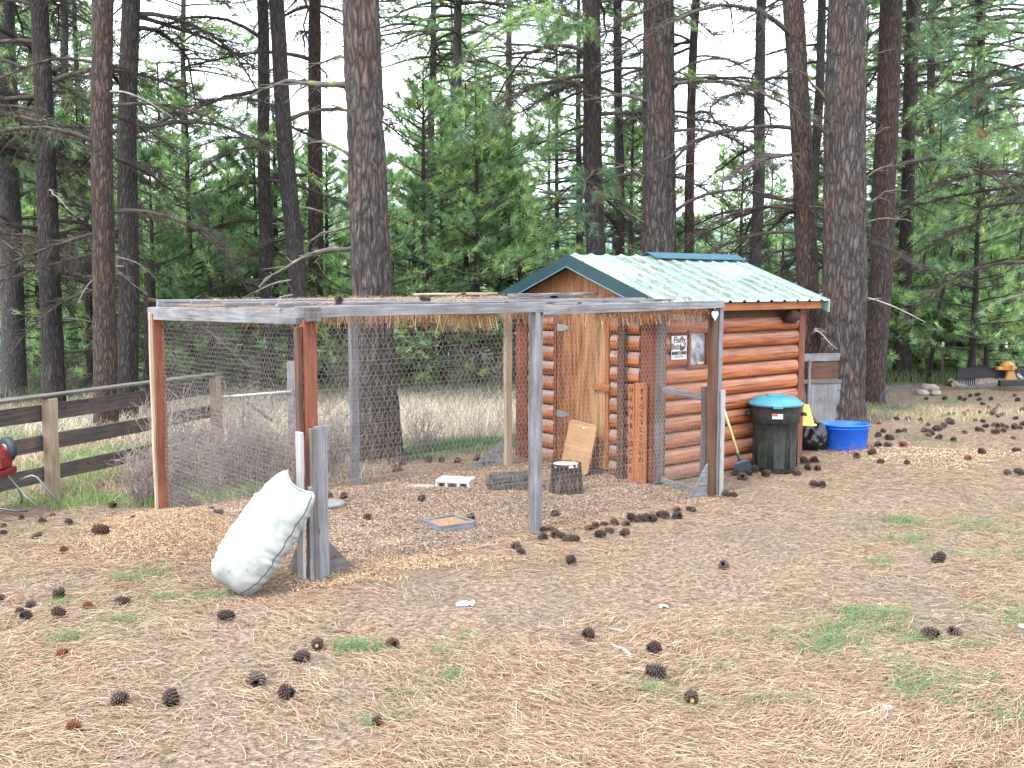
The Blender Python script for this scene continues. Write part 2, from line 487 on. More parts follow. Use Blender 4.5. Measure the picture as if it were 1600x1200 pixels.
def crown(name, H, hb, Lmax, nb, seed, greens, tuft_n=16, ln=.17, w=.011, droop=.35, tw=6, brown=.03, shape=1.0, mat=None, up=.25):
    r = np.random.default_rng(seed)
    t = np.sort(r.uniform(0, 1, nb) ** .85)
    z0 = hb + (H - hb) * t
    az = r.uniform(0, 2 * math.pi, nb)
    L = Lmax * (1 - t ** (1.4 * shape) * .88) * r.uniform(.6, 1.1, nb) * np.clip(.55 + t * 3, .55, 1)
    n = 6
    s = np.linspace(0, 1, n)[None, :]
    out_ = L[:, None] * s
    dz = L[:, None] * (up * s * (.3 + t[:, None]) - droop * s ** 2 * (1.2 - t[:, None]) + .18 * s ** 4)
    azz = az[:, None] + r.normal(0, .12, (nb, n)) * s
    P = np.stack([out_ * np.cos(azz), out_ * np.sin(azz), z0[:, None] + dz], -1)
    Rb = (.010 + .012 * L[:, None]) * (1 - .8 * s)
    Vb, Fb = tubes(P, Rb, 4)
    # twigs
    si = r.uniform(.28, 1.0, (nb, tw)); si[:, 0] = .97
    fi = si * (n - 1); i0 = np.clip(fi.astype(int), 0, n - 2); fr = (fi - i0)[..., None]
    bi = np.arange(nb)[:, None]
    B = P[bi, i0] * (1 - fr) + P[bi, i0 + 1] * fr
    T_ = unit(P[bi, i0 + 1] - P[bi, i0])
    side = np.stack([-T_[..., 1], T_[..., 0], 0 * T_[..., 0]], -1) * r.choice([-1, 1], (nb, tw))[..., None]
    tl = L[:, None] * r.uniform(.12, .34, (nb, tw)) * (1.25 - si * .6)
    dirv = unit(T_ * .8 + side * r.uniform(.5, 1.1, (nb, tw, 1)) + np.array([0, 0, .15]) + r.normal(0, .2, (nb, tw, 3)))
    q = np.linspace(0, 1, 4)[None, None, :, None]
    PT = B[:, :, None, :] + dirv[:, :, None, :] * tl[..., None, None] * q
    PT[..., 2] += (tl[..., None] * (.28 * q[..., 0] ** 2))
    PT = PT.reshape(-1, 4, 3)
    Vt, Ft = tubes(PT, np.full((len(PT), 4), .006) * np.array([1, .9, .7, .5]), 3)
    # tufts at twig tip and along it
    Cn = np.concatenate([PT[:, 3], PT[:, 2], PT[:, 1][::2]])
    Dn = np.concatenate([unit(PT[:, 3] - PT[:, 2]), unit(PT[:, 2] - PT[:, 1]), unit(PT[:, 2] - PT[:, 1])[::2]])
    g = np.array(greens)[r.integers(0, len(greens), len(Cn))] * r.uniform(.35, 1.45, (len(Cn), 1))
    bm = r.uniform(0, 1, len(Cn)) < brown
    g[bm] = np.array((.26, .12, .06)) * r.uniform(.7, 1.3, (bm.sum(), 1))
    Vn, Fn, cn = needle_tris(Cn, Dn, tuft_n, ln, w, .62, g, r)
    V = np.concatenate([Vn, Vb, Vt])
    Ftw = np.concatenate([quads_to_tris(Fb) + len(Vn), quads_to_tris(Ft) + len(Vn) + len(Vb)])
    F = np.concatenate([Fn, Ftw])
    col = np.concatenate([cn, np.full((len(Vb) + len(Vt), 3), .1)])
    fm = np.concatenate([np.zeros(len(Fn), int), np.ones(len(Ftw), int)])
    return mesh_np(name, V, F, [mat or FOL, TWIG], col, fm=fm)

GR_BRIGHT = [(.30, .48, .22), (.38, .54, .24), (.24, .43, .22), (.44, .56, .22), (.28, .45, .27)]
GR_MID = [(.19, .33, .18), (.24, .37, .19), (.16, .30, .20), (.28, .39, .16)]
GR_DARK = [(.09, .20, .13), (.12, .24, .14), (.10, .21, .15)]
GR_PALE = [(.38, .54, .34), (.33, .50, .34), (.45, .58, .30), (.48, .58, .27)]

for _L in (GR_BRIGHT, GR_MID, GR_DARK, GR_PALE):
    _L[:] = [(a_ * 1.30, b_ * 1.27, c_ * 1.18) for a_, b_, c_ in _L]

def trunk_mesh(name, pts, radii, mat, k=20, nh=40, amp=.012, seed=0, flare=1.0):
    """pts: polyline of the trunk axis in local coordinates"""
    pts = np.array(pts, float); radii = np.array(radii, float)
    tt = np.linspace(0, 1, len(pts)); t = np.linspace(0, 1, nh) ** 1.15
    P = np.stack([np.interp(t, tt, pts[:, i]) for i in range(3)], -1)
    rr = np.interp(t, tt, radii)
    rr = rr * (1 + .35 * flare * np.exp(-(P[:, 2] - P[0, 2]) / .28))
    P[:, 0] += .03 * vnoise(P[:, 2] * .5, seed); P[:, 1] += .03 * vnoise(P[:, 2] * .5, seed + 9)
    a = np.linspace(0, 2 * math.pi, k, endpoint=False)
    ca, sa = np.cos(a)[None, :], np.sin(a)[None, :]
    z = P[:, 2][:, None]
    q = rr[:, None] * 22
    d = amp * 1.25 * (1 - 2 * np.abs(vnoise(ca * q + seed * 3, sa * q, z * 5)) + .5 * vnoise(ca * q * 2.3 + seed, sa * q * 2.3, z * 11))
    d = d + rr[:, None] * .05 * vnoise(ca * 1.4, sa * 1.4, z * .8 + seed)
    d = d + flare * rr[:, None] * .22 * np.exp(-(z - P[0, 2]) / .22) * np.cos(a * 5 + seed)[None, :]
    Rr = rr[:, None] + d
    V = np.stack([P[:, 0][:, None] + Rr * ca, P[:, 1][:, None] + Rr * sa, z + 0 * ca], -1).reshape(-1, 3)
    idx = np.arange(nh * k).reshape(nh, k); nxt = np.roll(idx, -1, 1)
    F = np.stack([idx[:-1], nxt[:-1], nxt[1:], idx[1:]], -1).reshape(-1, 4)
    return mesh_np(name, V, F, mat, smooth=True)

# dead, drooping limbs with fine twigs (built along +X from the trunk, shared by the trees)
def dead_branch(seed, L, arch, nt, mat, foliage=None, tl_=.5):
    r = np.random.default_rng(seed)
    n = 9; s = np.linspace(0, 1, n)
    z = L * (arch * s - (arch + .30) * s ** 2 * 1.0)
    y = L * .12 * np.cumsum(r.normal(0, .35, n)) * s
    P = np.stack([L * s * .95, y, z], -1)[None]
    V0, F0 = tubes(P, ((.016 + .008 * L) * (1 - .85 * s) + .002)[None], 5)
    P = P[0]
    si = r.uniform(.12, 1, nt); fi = si * (n - 1); i0 = np.clip(fi.astype(int), 0, n - 2); fr = (fi - i0)[:, None]
    B = P[i0] * (1 - fr) + P[i0 + 1] * fr
    sd = r.choice([-1, 1], nt)
    az = sd * r.uniform(.4, 1.3, nt)
    tl = tl_ * L * r.uniform(.2, .6, nt) * (1.1 - .6 * si)
    q = np.linspace(0, 1, 5)[None, :]
    PT = np.stack([B[:, 0][:, None] + np.cos(az)[:, None] * tl[:, None] * q,
                   B[:, 1][:, None] + np.sin(az)[:, None] * tl[:, None] * q + .06 * r.normal(size=(nt, 5)) * q,
                   B[:, 2][:, None] + tl[:, None] * (.15 * q - .75 * q ** 2 * r.uniform(.1, 1.3, (nt, 1)))], -1)
    V1, F1 = tubes(PT, np.full((nt, 5), 1) * (.0075 * (1 - .75 * q)), 3)
    # twiglets
    m = nt * 2
    k = r.integers(0, nt, m); j = r.integers(1, 4, m)
    B2 = PT[k, j]
    dd = unit(PT[k, j + 1] - PT[k, j] + r.normal(0, .025, (m, 3)) * 2.2)
    l2 = tl[k] * r.uniform(.2, .5, m)
    q3 = np.linspace(0, 1, 3)[None, :, None]
    P2 = B2[:, None, :] + dd[:, None, :] * l2[:, None, None] * q3
    P2[..., 2] -= l2[:, None] * .3 * q3[..., 0] ** 2
    V2, F2 = tubes(P2, np.full((m, 3), .0042) * np.array([1, .8, .5]), 3)
    V = np.concatenate([V0, V1, V2]); F = np.concatenate([F0, F1 + len(V0), F2 + len(V0) + len(V1)])
    if foliage is None:
        return mesh_np('branch', V, F, mat)
    Ft = quads_to_tris(F)
    Cn = np.concatenate([PT[:, 4], PT[:, 3], P2[:, 2]]); Dn = np.concatenate([unit(PT[:, 4] - PT[:, 3]), unit(PT[:, 3] - PT[:, 2]), dd])
    g = np.array(foliage)[r.integers(0, len(foliage), len(Cn))] * r.uniform(.6, 1.3, (len(Cn), 1))
    bm = r.uniform(0, 1, len(Cn)) < .07; g[bm] = np.array((.34, .16, .08)) * r.uniform(.7, 1.2, (bm.sum(), 1))
    Vn, Fn, cn = needle_tris(Cn, Dn, 20, .16, .007, .55, g, r)
    fm = np.concatenate([np.zeros(len(Fn), int), np.ones(len(Ft), int)])
    return mesh_np('branch', np.concatenate([Vn, V]), np.concatenate([Fn, Ft + len(Vn)]), [FOL, mat],
                   np.concatenate([cn, np.full((len(V), 3), .1)]), fm=fm)
DEAD = [dead_branch(100 + i, 2.3 + .3 * i, a, 85, TWIG) for i, a in enumerate((.1, .35, -.1, .5, .2))]
DEADP = [dead_branch(200 + i, 1.5 + .3 * i, a, 9, TWIG_PALE, tl_=.35) for i, a in enumerate((.0, .3, .15))]
LIVE = [dead_branch(300 + i, 2.0 + .3 * i, a, 26, TWIG, g) for i, (a, g) in enumerate(((.2, GR_MID), (.4, GR_DARK), (.0, GR_MID), (.3, GR_BRIGHT)))]
STUB = []
for sd in range(1, 7):
    r_ = np.random.default_rng(sd)
    n = 14; s = np.linspace(0, 1, n)
    kink = np.cumsum(r_.normal(0, .018, (n, 2)), 0) * (s ** .5)[:, None]
    P = np.stack([s * .97, .07 * np.sin(s * 3 + sd) * s + kink[:, 0], (.13 if sd % 2 else .04) * np.sin(s * 2.6) - .22 * (sd % 3) * .6 * s ** 2.2 + kink[:, 1]], -1)[None]
    rad = (.027 * (1 - .80 * s) + .003) * r_.uniform(.82, 1.2, n)
    VV, FF = tubes(P, rad[None], 7); k0 = len(VV)
    Vs, Fs = [VV], [FF]
    for q in range(6):
        a_ = r_.integers(4, n - 1); L_ = r_.uniform(.10, .38); dd = unit(np.array([r_.uniform(.5, 1), r_.normal(0, .5), r_.normal(-.1, .35)]))
        w_ = np.linspace(0, 1, 6)[:, None]
        PP = P[0, a_] + dd * L_ * w_ + np.cumsum(r_.normal(0, .012, (6, 3)), 0) * w_; PP[:, 2] -= .10 * w_[:, 0] ** 2 * L_
        v_, f_ = tubes(PP[None], (rad[a_] * .5 * (1 - .8 * w_[:, 0]) + .0015)[None], 4)
        Vs.append(v_); Fs.append(f_ + sum(len(z) for z in Vs[:-1]))
    STUB.append(mesh_np('branch', np.concatenate(Vs), np.concatenate(Fs), MOSSY, smooth=True))

CROWN_HI = [crown('crown', 17, 7.6, 3.0, 90, 40 + i, g, 14, .19, .016, .45, 7) for i, g in enumerate((GR_MID, GR_DARK, GR_BRIGHT))]

def tall_pine(ub, vb, ut, w0, w1, mat, label, Yd=None, H=16, near=False, dead=10, live=2, pale=3, stub=0, crown_i=0, zlo=1.6, zhi=7.5, seed=0, vt=64, name='pine_tree', group=None, top=True, nodead_front=True):
    """ub,vb: foot of the trunk and ut: its x at height vt, read off the photograph; Yd sets the distance when the foot is hidden"""
    r = random.Random(seed * 31 + int(ub))
    if Yd is None:
        x0, y0 = G(ub, vb); 
    else:
        y0 = Yd; x0 = AT(ub, vb, Yd).x
    z0 = gz(x0, y0)
    pt = AT(ut, vt, y0)
    zb = AT(ub, vb, y0).z if Yd else z0
    slope = (pt.x - x0) / (pt.z - zb)
    x0 += slope * (z0 - zb)
    s = y0 / 1600
    r0, r1 = w0 * s / 2, w1 * s / 2
    zt = pt.z
    k = max(0.15, (r0 - r1) / r0 * (H / max(1, zt - z0)))
    rt = r0 * max(.25, 1 - k)
    t = thing(name, label, 'tree', (x0, y0, z0), 0, group)
    pts = [(slope * z, 0, z) for z in (-.15, H)]
    amp = .016 if near else .007
    link('trunk', trunk_mesh('trunk', pts, [r0, rt], mat, 88 if near else 18, 330 if near else 46, amp, seed, 1.0 if near else .6), t)
    if crown_i is not None:
        c = link('crown', CROWN_HI[crown_i % 3], t, (slope * H * .55, 0, 0)); c.scale = (1, 1, H / 17 * 1.0); c.rotation_euler = (0, 0, r.uniform(0, 6.28))
    def put(me, z, az, sc):
        o = link('branch', me, t, (slope * z, 0, z)); o.rotation_euler = (0, r.uniform(-.2, .15), az); o.scale = (sc, sc, sc)
    for i in range(int(dead * 1.7)):
        az = r.uniform(0, 6.28)
        if nodead_front and math.sin(az) < -.75: az += math.pi
        put(r.choice(DEAD), r.uniform(zlo, zhi), az, r.uniform(.55, 1.0))
    for i in range(live): put(r.choice(LIVE), r.uniform(max(zlo, 3.2), zhi), r.uniform(0, 6.28), r.uniform(.6, 1.0))
    for i in range(pale): put(r.choice(DEADP), r.uniform(zlo * .7, zhi * .8), r.uniform(0, 6.28), r.uniform(.4, .8))
    return t, slope

# trunks that can be told apart, left to right
tall_pine(25, 640, 12, 36, 24, BARK_FAR, 'greyish pine trunk at the left edge of the photo with bare branches', Yd=17, seed=1, dead=12, live=4, zhi=8)
tall_pine(84, 640, 66, 34, 22, BARK_DARK, 'slim dark pine behind the left fence, left of its pale post', Yd=14.5, seed=2, dead=14, live=4, crown_i=1)
tall_pine(165, 690, 158, 35, 30, BARK_RED, 'reddish dark pine just left of its darker twin behind the fence', Yd=13.2, seed=3, dead=6, live=2, crown_i=1)
tall_pine(198, 685, 203, 33, 26, BARK_DARK, 'nearly black pine, the right one of the close pair behind the fence', Yd=14.2, seed=4, dead=6, live=1, crown_i=1)
tall_pine(421, 636, 410, 23, 16, BARK_DARK, 'thin dark pine, left of three trunks behind the left half of the run', Yd=17.5, seed=6, dead=9, live=1)
tall_pine(478, 660, 436, 30, 22, BARK_DARK, 'straight grey brown pine, the middle of three trunks behind the run', Yd=15.5, seed=7, dead=6, live=0)
tall_pine(497, 665, 494, 26, 17, BARK_RED, 'reddish pine trunk nearest the left side of the big middle pine', Yd=18.5, seed=8, dead=6, live=1)
big1, sl1 = tall_pine(592, 722, 566, 60, 52, BARK_GREY, 'big furrowed pine standing right behind the wire run', near=True, seed=9, dead=0, live=0, pale=0, crown_i=0, H=18, zhi=5)
tall_pine(712, 590, 716, 16, 12, BARK_FAR, 'slender pale grey pine with light green boughs, right of the big middle pine', Yd=24, seed=10, dead=8, live=8, zhi=10, zlo=3)
tall_pine(672, 600, 676, 14, 9, BARK_FAR, 'thin grey pine just left of the slender pale pine in the middle', Yd=26, seed=11, dead=8, live=6, zhi=10, zlo=3)
tall_pine(285, 560, 286, 10, 7, BARK_FAR, 'slim distant pine standing against the open sky on the left', Yd=33, seed=12, dead=5, live=9, zhi=11, zlo=3, crown_i=2)
tall_pine(935, 600, 924, 31, 27, BARK_DARK, 'dark pine behind the log shed hung with green sprays', Yd=17, seed=13, dead=9, live=9, zhi=7.5, zlo=3.0)
tall_pine(968, 600, 966, 15, 12, BARK_DARK, 'thin dark pine between the two trunks behind the shed gable', Yd=20, seed=14, dead=6, live=4)
big2, sl2 = tall_pine(1032, 640, 1030, 54, 44, BARK_GREY, 'broad rough pine rising behind the green ridge of the shed roof', Yd=14.6, near=True, seed=15, dead=2, live=0, pale=0, crown_i=1, H=18, zlo=3)
tall_pine(1070, 600, 1085, 17, 11, BARK_RED, 'thin pine with a reddish foot just right of the trunk behind the ridge', Yd=20, seed=16, dead=7, live=2)
tall_pine(1178, 590, 1187, 20, 15, BARK_FAR, 'grey snag like pine between the shed roof and the dark leaning pine', Yd=20, seed=17, dead=10, live=1, crown_i=None, H=8.2, vt=110, zhi=7)
tall_pine(1277, 640, 1243, 34, 30, BARK_RED, 'dark leaning pine with orange streaks touching the shed roof corner', Yd=14.2, seed=18, dead=10, live=0, pale=3, H=18)
tall_pine(1258, 600, 1282, 18, 12, BARK_FAR, 'thin shaded pine mostly hidden between the leaning pine and the big right one', Yd=21, seed=19, dead=3, live=1)
big3, sl3 = tall_pine(1314, 668, 1321, 68, 54, BARK_GREY, 'biggest grey pine trunk standing just behind the blue tub', near=True, seed=20, dead=0, live=0, pale=0, crown_i=1, H=18)
tall_pine(1363, 626, 1391, 34, 35, BARK_RED, 'reddish pine leaning right behind the biggest grey trunk', Yd=16.5, seed=21, dead=4, live=2, H=18)
tall_pine(1411, 592, 1424, 24, 14, BARK_DARK, 'dark straight pine near the wire coil at the right', Yd=21, seed=22, dead=9, live=12, zhi=8)
tall_pine(1446, 560, 1455, 16, 11, BARK_FAR, 'greyish pine trunk fading into the brush right of the dark straight one', Yd=26, seed=23, dead=9, live=14, zhi=9)
tall_pine(1640, 600, 1655, 34, 26, BARK_DARK, 'dark pine just outside the right edge whose boughs reach into view', Yd=17, seed=24, dead=14, live=26, zhi=8.5, zlo=2.2, nodead_front=False)
tall_pine(-60, 640, -70, 36, 28, BARK_DARK, 'dark pine just outside the left edge whose boughs reach into view', Yd=15, seed=25, dead=12, live=14, zhi=7.5, zlo=2.2, nodead_front=False)
tall_pine(1530, 600, 1532, 15, 11, BARK_DARK, 'thin dark pine behind the orange hub of the rake at the right', Yd=25, seed=26, dead=14, live=20, zhi=9, zlo=2)
tall_pine(228, 640, 229, 13, 10, BARK_DARK, 'short broken dark snag beside the run corner, right of the twin pines', Yd=15, seed=27, dead=2, live=0, pale=3, crown_i=None, H=2.1, vt=420, zlo=.5, zhi=1.9)
tall_pine(118, 600, 100, 16, 11, BARK_FAR, 'thin grey pine seen between two dark trunks on the left', Yd=22, seed=28, dead=9, live=7, zhi=9)
tall_pine(790, 560, 795, 12, 9, BARK_FAR, 'slim far pine left of the shed gable', Yd=30, seed=29, dead=7, live=8, zhi=11, zlo=3)

# individual limbs that stand out on the close trunks
def limb(tree, sl, px, py, pdx, pdy, sc, me, Yt, back=0):
    """limb leaving the trunk at pixel (px,py) and heading towards (pdx,pdy)"""
    a = AT(px, py, Yt); b = AT(pdx, pdy, Yt + back)
    o = link('branch', me, tree, a - tree.location)
    d = b - a
    o.rotation_euler = d.to_track_quat('X', 'Z').to_euler()
    s = d.length / sc; o.scale = (s, min(s, 1.3), min(s, 1.3))
Y1 = big1.location.y; Y3 = big3.location.y; Y2 = big2.location.y
for a in ((560, 88, 470, 118), (550, 133, 372, 142), (548, 130, 470, 155), (552, 180, 486, 165), (556, 248, 455, 225), (552, 388, 395, 398), (553, 352, 470, 384), (556, 474, 476, 458), (600, 205, 624, 190), (605, 352, 622, 330), (578, 205, 583, 255), (596, 100, 606, 94)):
    limb(big1, sl1, *a, 1.0, random.choice(STUB), Y1, back=-.3 if a[2] == 583 else random.uniform(-.3, .3))
for a in ((1345, 284, 1414, 256), (1345, 326, 1418, 292), (1345, 352, 1418, 322), (1330, 250, 1372, 184), (1294, 330, 1267, 312), (1346, 108, 1390, 66), (1296, 160, 1228, 118), (1346, 210, 1352, 205)):
    limb(big3, sl3, *a, 1.0, random.choice(STUB), Y3, back=random.uniform(-.4, .1))
for a in ((1010, 158, 905, 128), (1008, 200, 975, 175), (1006, 276, 935, 252), (1054, 265, 1110, 240), (1052, 185, 1056, 172), (1052, 305, 1072, 292), (1010, 120, 978, 122), (1048, 90, 1060, 66), (1006, 348, 960, 330)):
    limb(big2, sl2, *a, 1.0, random.choice(STUB), Y2 - .1, back=random.uniform(-.3, .2))
for a in ((1054, 250, 1190, 170), (1054, 330, 1250, 270), (1050, 120, 1180, 70)):
    limb(big2, sl2, *a, 2.4, DEAD[1], Y2, back=-.6)

# young and background pines
YOUNG = []
for i, (H, Lm, g, nb) in enumerate(((4.2, 1.45, GR_BRIGHT, 62), (5.2, 1.6, GR_MID, 68), (6.5, 1.9, GR_BRIGHT, 78), (3.2, 1.2, GR_BRIGHT, 52))):
    t = thing('young_pine', 'x', 'tree')
    link('trunk', trunk_mesh('trunk', [(0, 0, -.1), (0, 0, H)], [.05 + .008 * H, .012], BARK_DARK, 8, 12, .002, i), t)
    link('crown', crown('crown', H, .25, Lm, nb, 60 + i, g, 14, .18, .012, .25, 6, up=.45), t)
    YOUNG.append(t)
MIDP = []
for i, (H, hb, Lm, g, nb) in enumerate(((12, 2.4, 2.4, GR_PALE, 82), (15, 3.2, 2.7, GR_MID, 105), (11, 1.8, 2.3, GR_BRIGHT, 84))):
    t = thing('pine_tree', 'x', 'tree')
    link('trunk', trunk_mesh('trunk', [(0, 0, -.3), (0.1, 0, H)], [.15, .03], BARK_FAR, 12, 24, .004, i), t)
    link('crown', crown('crown', H, hb, Lm, nb, 80 + i, g, 16, .24, .017, .45, 7, up=.35), t)
    MIDP.append(t)
used = set()
def region(u):
    return ('beyond the board fence at the far left' if u < 240 else 'seen through the left part of the run' if u < 560 else 'between the big middle pine and the shed' if u < 830
            else 'behind the log shed' if u < 1270 else 'behind the wire coil' if u < 1440 else 'behind the rake at the far right')
def place_pine(pool, i, u, Yd, sc, rz, which):
    kinds = (('bushy bright green young pine', 'young mid green pine', 'taller bright young pine', 'small bright pine sapling'), ('tall pale green pine', 'tall dark green pine', 'full bright green pine'))
    lab = kinds[which][i] + (' far off ' if Yd > 45 else ' ') + region(u); grp = 'pines, ' + lab
    src = pool[i]; p = AT(u, 500, Yd); loc = (p.x, Yd, gz(p.x, Yd) - .05)
    if (which, i) not in used:
        used.add((which, i)); src.location = loc; src.rotation_euler = (0, 0, rz); src.scale = (sc,) * 3
        tag(src, lab, 'tree', grp); return src
    return dup(src, loc, rz, sc, lab, 'tree', grp)
rr = random.Random(5)
for i in range(74):
    u = -150 + 1900 * ((i * .618034) % 1) ; Yd = rr.uniform(19.5, 34)
    if 1000 < u < 1250 and Yd < 21: Yd = 24
    place_pine(YOUNG, rr.randrange(4), u, Yd, rr.uniform(.7, 1.05), rr.uniform(0, 6.28), 0)
for (u, Yd) in ((640, 18.6), (690, 19.3), (745, 18.7), (780, 20), (1500, 22), (1545, 20.5), (1590, 21.5), (1460, 23), (1400, 22), (300, 18.5), (360, 19.5), (250, 20), (430, 21), (1385, 24), (520, 20), (1290, 24), (1620, 22), (180, 20), (110, 21), (20, 18.5), (-20, 20), (60, 19), (140, 18), (240, 17.5), (330, 17.8), (560, 18.2), (600, 17.6)) + tuple((250 + 560 * ((q * .618) % 1), 18.2 + (q * 37 % 20) / 10) for q in range(22)) + tuple((1380 + 260 * ((q * .618) % 1), 21 + (q * 37 % 20) / 10) for q in range(9)):
    place_pine(YOUNG, rr.randrange(4), u, Yd, rr.uniform(.65, .9), rr.uniform(0, 6.28), 0)
for (u, Yd, k, s) in ((712, 31, 0, .95), (770, 36, 0, .85), (655, 38, 0, .7), (620, 44, 2, .6), (290, 38, 2, .72), (250, 44, 0, .6), (335, 46, 2, .6), (380, 40, 2, .6),
                      (40, 26, 1, .8), (95, 29, 1, .9), (135, 24, 1, .75), (-30, 27, 1, .9), (5, 34, 1, 1), (175, 36, 1, .9), (225, 33, 2, .55), (60, 42, 1, 1.1), (120, 46, 1, 1.2),
                      (870, 27, 1, .6), (905, 24, 1, .72), (960, 28, 1, .75), (1000, 34, 2, .8), (855, 36, 0, .8), (1100, 46, 2, .55), (1150, 50, 0, .5), (1210, 44, 2, .55), (450, 44, 2, .7), (500, 50, 2, .7), (545, 46, 0, .6),
                      (1270, 36, 1, .7), (1340, 34, 1, .8), (1420, 28, 1, .8), (1465, 31, 1, .95), (1500, 27, 1, .75), (1560, 33, 2, .7), (1610, 27, 2, .62), (1650, 31, 1, .7), (1385, 42, 1, 1.1), (1440, 46, 1, 1.1), (1530, 48, 1, .9)):
    place_pine(MIDP, k, u, Yd, s, rr.uniform(0, 6.28), 1)
for (u, Yd, k, s) in ((262, 52, 0, .9), (365, 55, 0, .9), (500, 48, 0, .75), (745, 44, 2, .8), (800, 40, 0, .8), (1125, 52, 0, .85), (1200, 48, 2, .8), (1560, 44, 0, .9), (690, 50, 0, 1.2)):
    place_pine(MIDP, k, u, Yd, s, rr.uniform(0, 6.28), 1)
for i in range(60):
    u = -400 + 2400 * ((i * .618034 + .3) % 1); Yd = rr.uniform(48, 75)
    place_pine(MIDP, rr.choice((0, 1, 2, 2)), u, Yd, rr.uniform(.45, .75), rr.uniform(0, 6.28), 1)

# ================================================================== SHED
SHX, SHY = LW(4.17, .74)
LOGM = {}
def log_mat(ax):
    m, n, l, b = newmat('log_siding_stain')
    s = (1.5, 22, 22) if ax == 'x' else (22, 1.5, 22)
    g = noise_node(n, l, mapping(n, l, s), 1.6, 6, .6)
    r = ramp(n, [(.32, (.17, .036, .010)), (.48, (.38, .100, .028)), (.62, (.47, .165, .050)), (.74, (.50, .24, .10))]); l.new(g.outputs['Fac'], r.inputs[0])
    oi = n.new('ShaderNodeObjectInfo')
    orr = ramp(n, [(0, (.72, .70, .72)), (1, (1.0, 1.0, 1.0))]); l.new(oi.outputs['Random'], orr.inputs[0])
    c = mixc(n, l, 1.0, r.outputs[0], orr.outputs[0], 'MULTIPLY')
    # bleached grey upper flank of every log, where rain has worn the stain off, plus sky reflection painted into the colour: a band in the log's own height
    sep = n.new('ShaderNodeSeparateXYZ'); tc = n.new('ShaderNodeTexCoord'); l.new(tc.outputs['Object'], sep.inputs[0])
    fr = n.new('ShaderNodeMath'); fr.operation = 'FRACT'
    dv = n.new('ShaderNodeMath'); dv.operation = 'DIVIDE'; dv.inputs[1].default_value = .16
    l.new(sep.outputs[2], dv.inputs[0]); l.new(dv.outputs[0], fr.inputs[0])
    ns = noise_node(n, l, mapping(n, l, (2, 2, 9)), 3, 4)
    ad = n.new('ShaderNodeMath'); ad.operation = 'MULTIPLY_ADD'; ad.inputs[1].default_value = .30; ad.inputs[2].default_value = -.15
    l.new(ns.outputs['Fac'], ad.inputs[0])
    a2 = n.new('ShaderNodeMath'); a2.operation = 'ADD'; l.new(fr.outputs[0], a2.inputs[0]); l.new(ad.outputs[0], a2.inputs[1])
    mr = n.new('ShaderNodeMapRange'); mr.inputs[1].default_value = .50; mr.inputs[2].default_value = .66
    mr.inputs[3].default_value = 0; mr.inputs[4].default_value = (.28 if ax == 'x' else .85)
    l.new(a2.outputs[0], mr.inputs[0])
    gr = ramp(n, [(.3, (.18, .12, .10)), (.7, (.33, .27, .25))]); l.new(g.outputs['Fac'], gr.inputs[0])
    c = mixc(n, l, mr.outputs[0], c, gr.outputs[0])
    vo = n.new('ShaderNodeTexVoronoi'); vo.inputs['Scale'].default_value = 4.5
    l.new(mapping(n, l, (.8, 1.5, 1.8) if ax == 'x' else (1.5, .8, 1.8)), vo.inputs['Vector'])
    kr = n.new('ShaderNodeMapRange'); kr.inputs[1].default_value = .04; kr.inputs[2].default_value = .085; kr.inputs[3].default_value = .8; kr.inputs[4].default_value = 0
    l.new(vo.outputs['Distance'], kr.inputs[0])
    c = mixc(n, l, kr.outputs[0], c, (.07, .02, .01))
    ck = noise_node(n, l, mapping(n, l, (.9, 34, 34) if ax == 'x' else (34, .9, 34)), 1.3, 3, .5)
    cr = ramp(n, [(.30, (.85, .85, .85)), (.36, (0, 0, 0))]); l.new(ck.outputs['Fac'], cr.inputs[0])
    c = mixc(n, l, cr.outputs[0], c, (.05, .018, .008))
    dn = noise_node(n, l, mapping(n, l, (1, 1, 1)), 5, 5, .7)
    zr = n.new('ShaderNodeMapRange'); zr.inputs[1].default_value = .45; zr.inputs[2].default_value = 0; l.new(sep.outputs[2], zr.inputs[0])
    dm = n.new('ShaderNodeMath'); dm.operation = 'MULTIPLY'; l.new(zr.outputs[0], dm.inputs[0]); l.new(dn.outputs['Fac'], dm.inputs[1])
    c = mixc(n, l, dm.outputs[0], c, (.20, .15, .12))      # splashed dirt on the lowest logs
    l.new(c, b.inputs['Base Color']); b.inputs['Roughness'].default_value = .58
    bump(n, l, mixc(n, l, .4, g.outputs['Fac'], cr.outputs[0]), .5, .006, b)
    return m
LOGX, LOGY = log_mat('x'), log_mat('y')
shed = thing('log_shed', 'small orange log sided shed with a pale green metal roof', 'shed', (SHX, SHY, 0), ROTZ)
SL, SW, SHH = 2.31, 2.01, 1.70
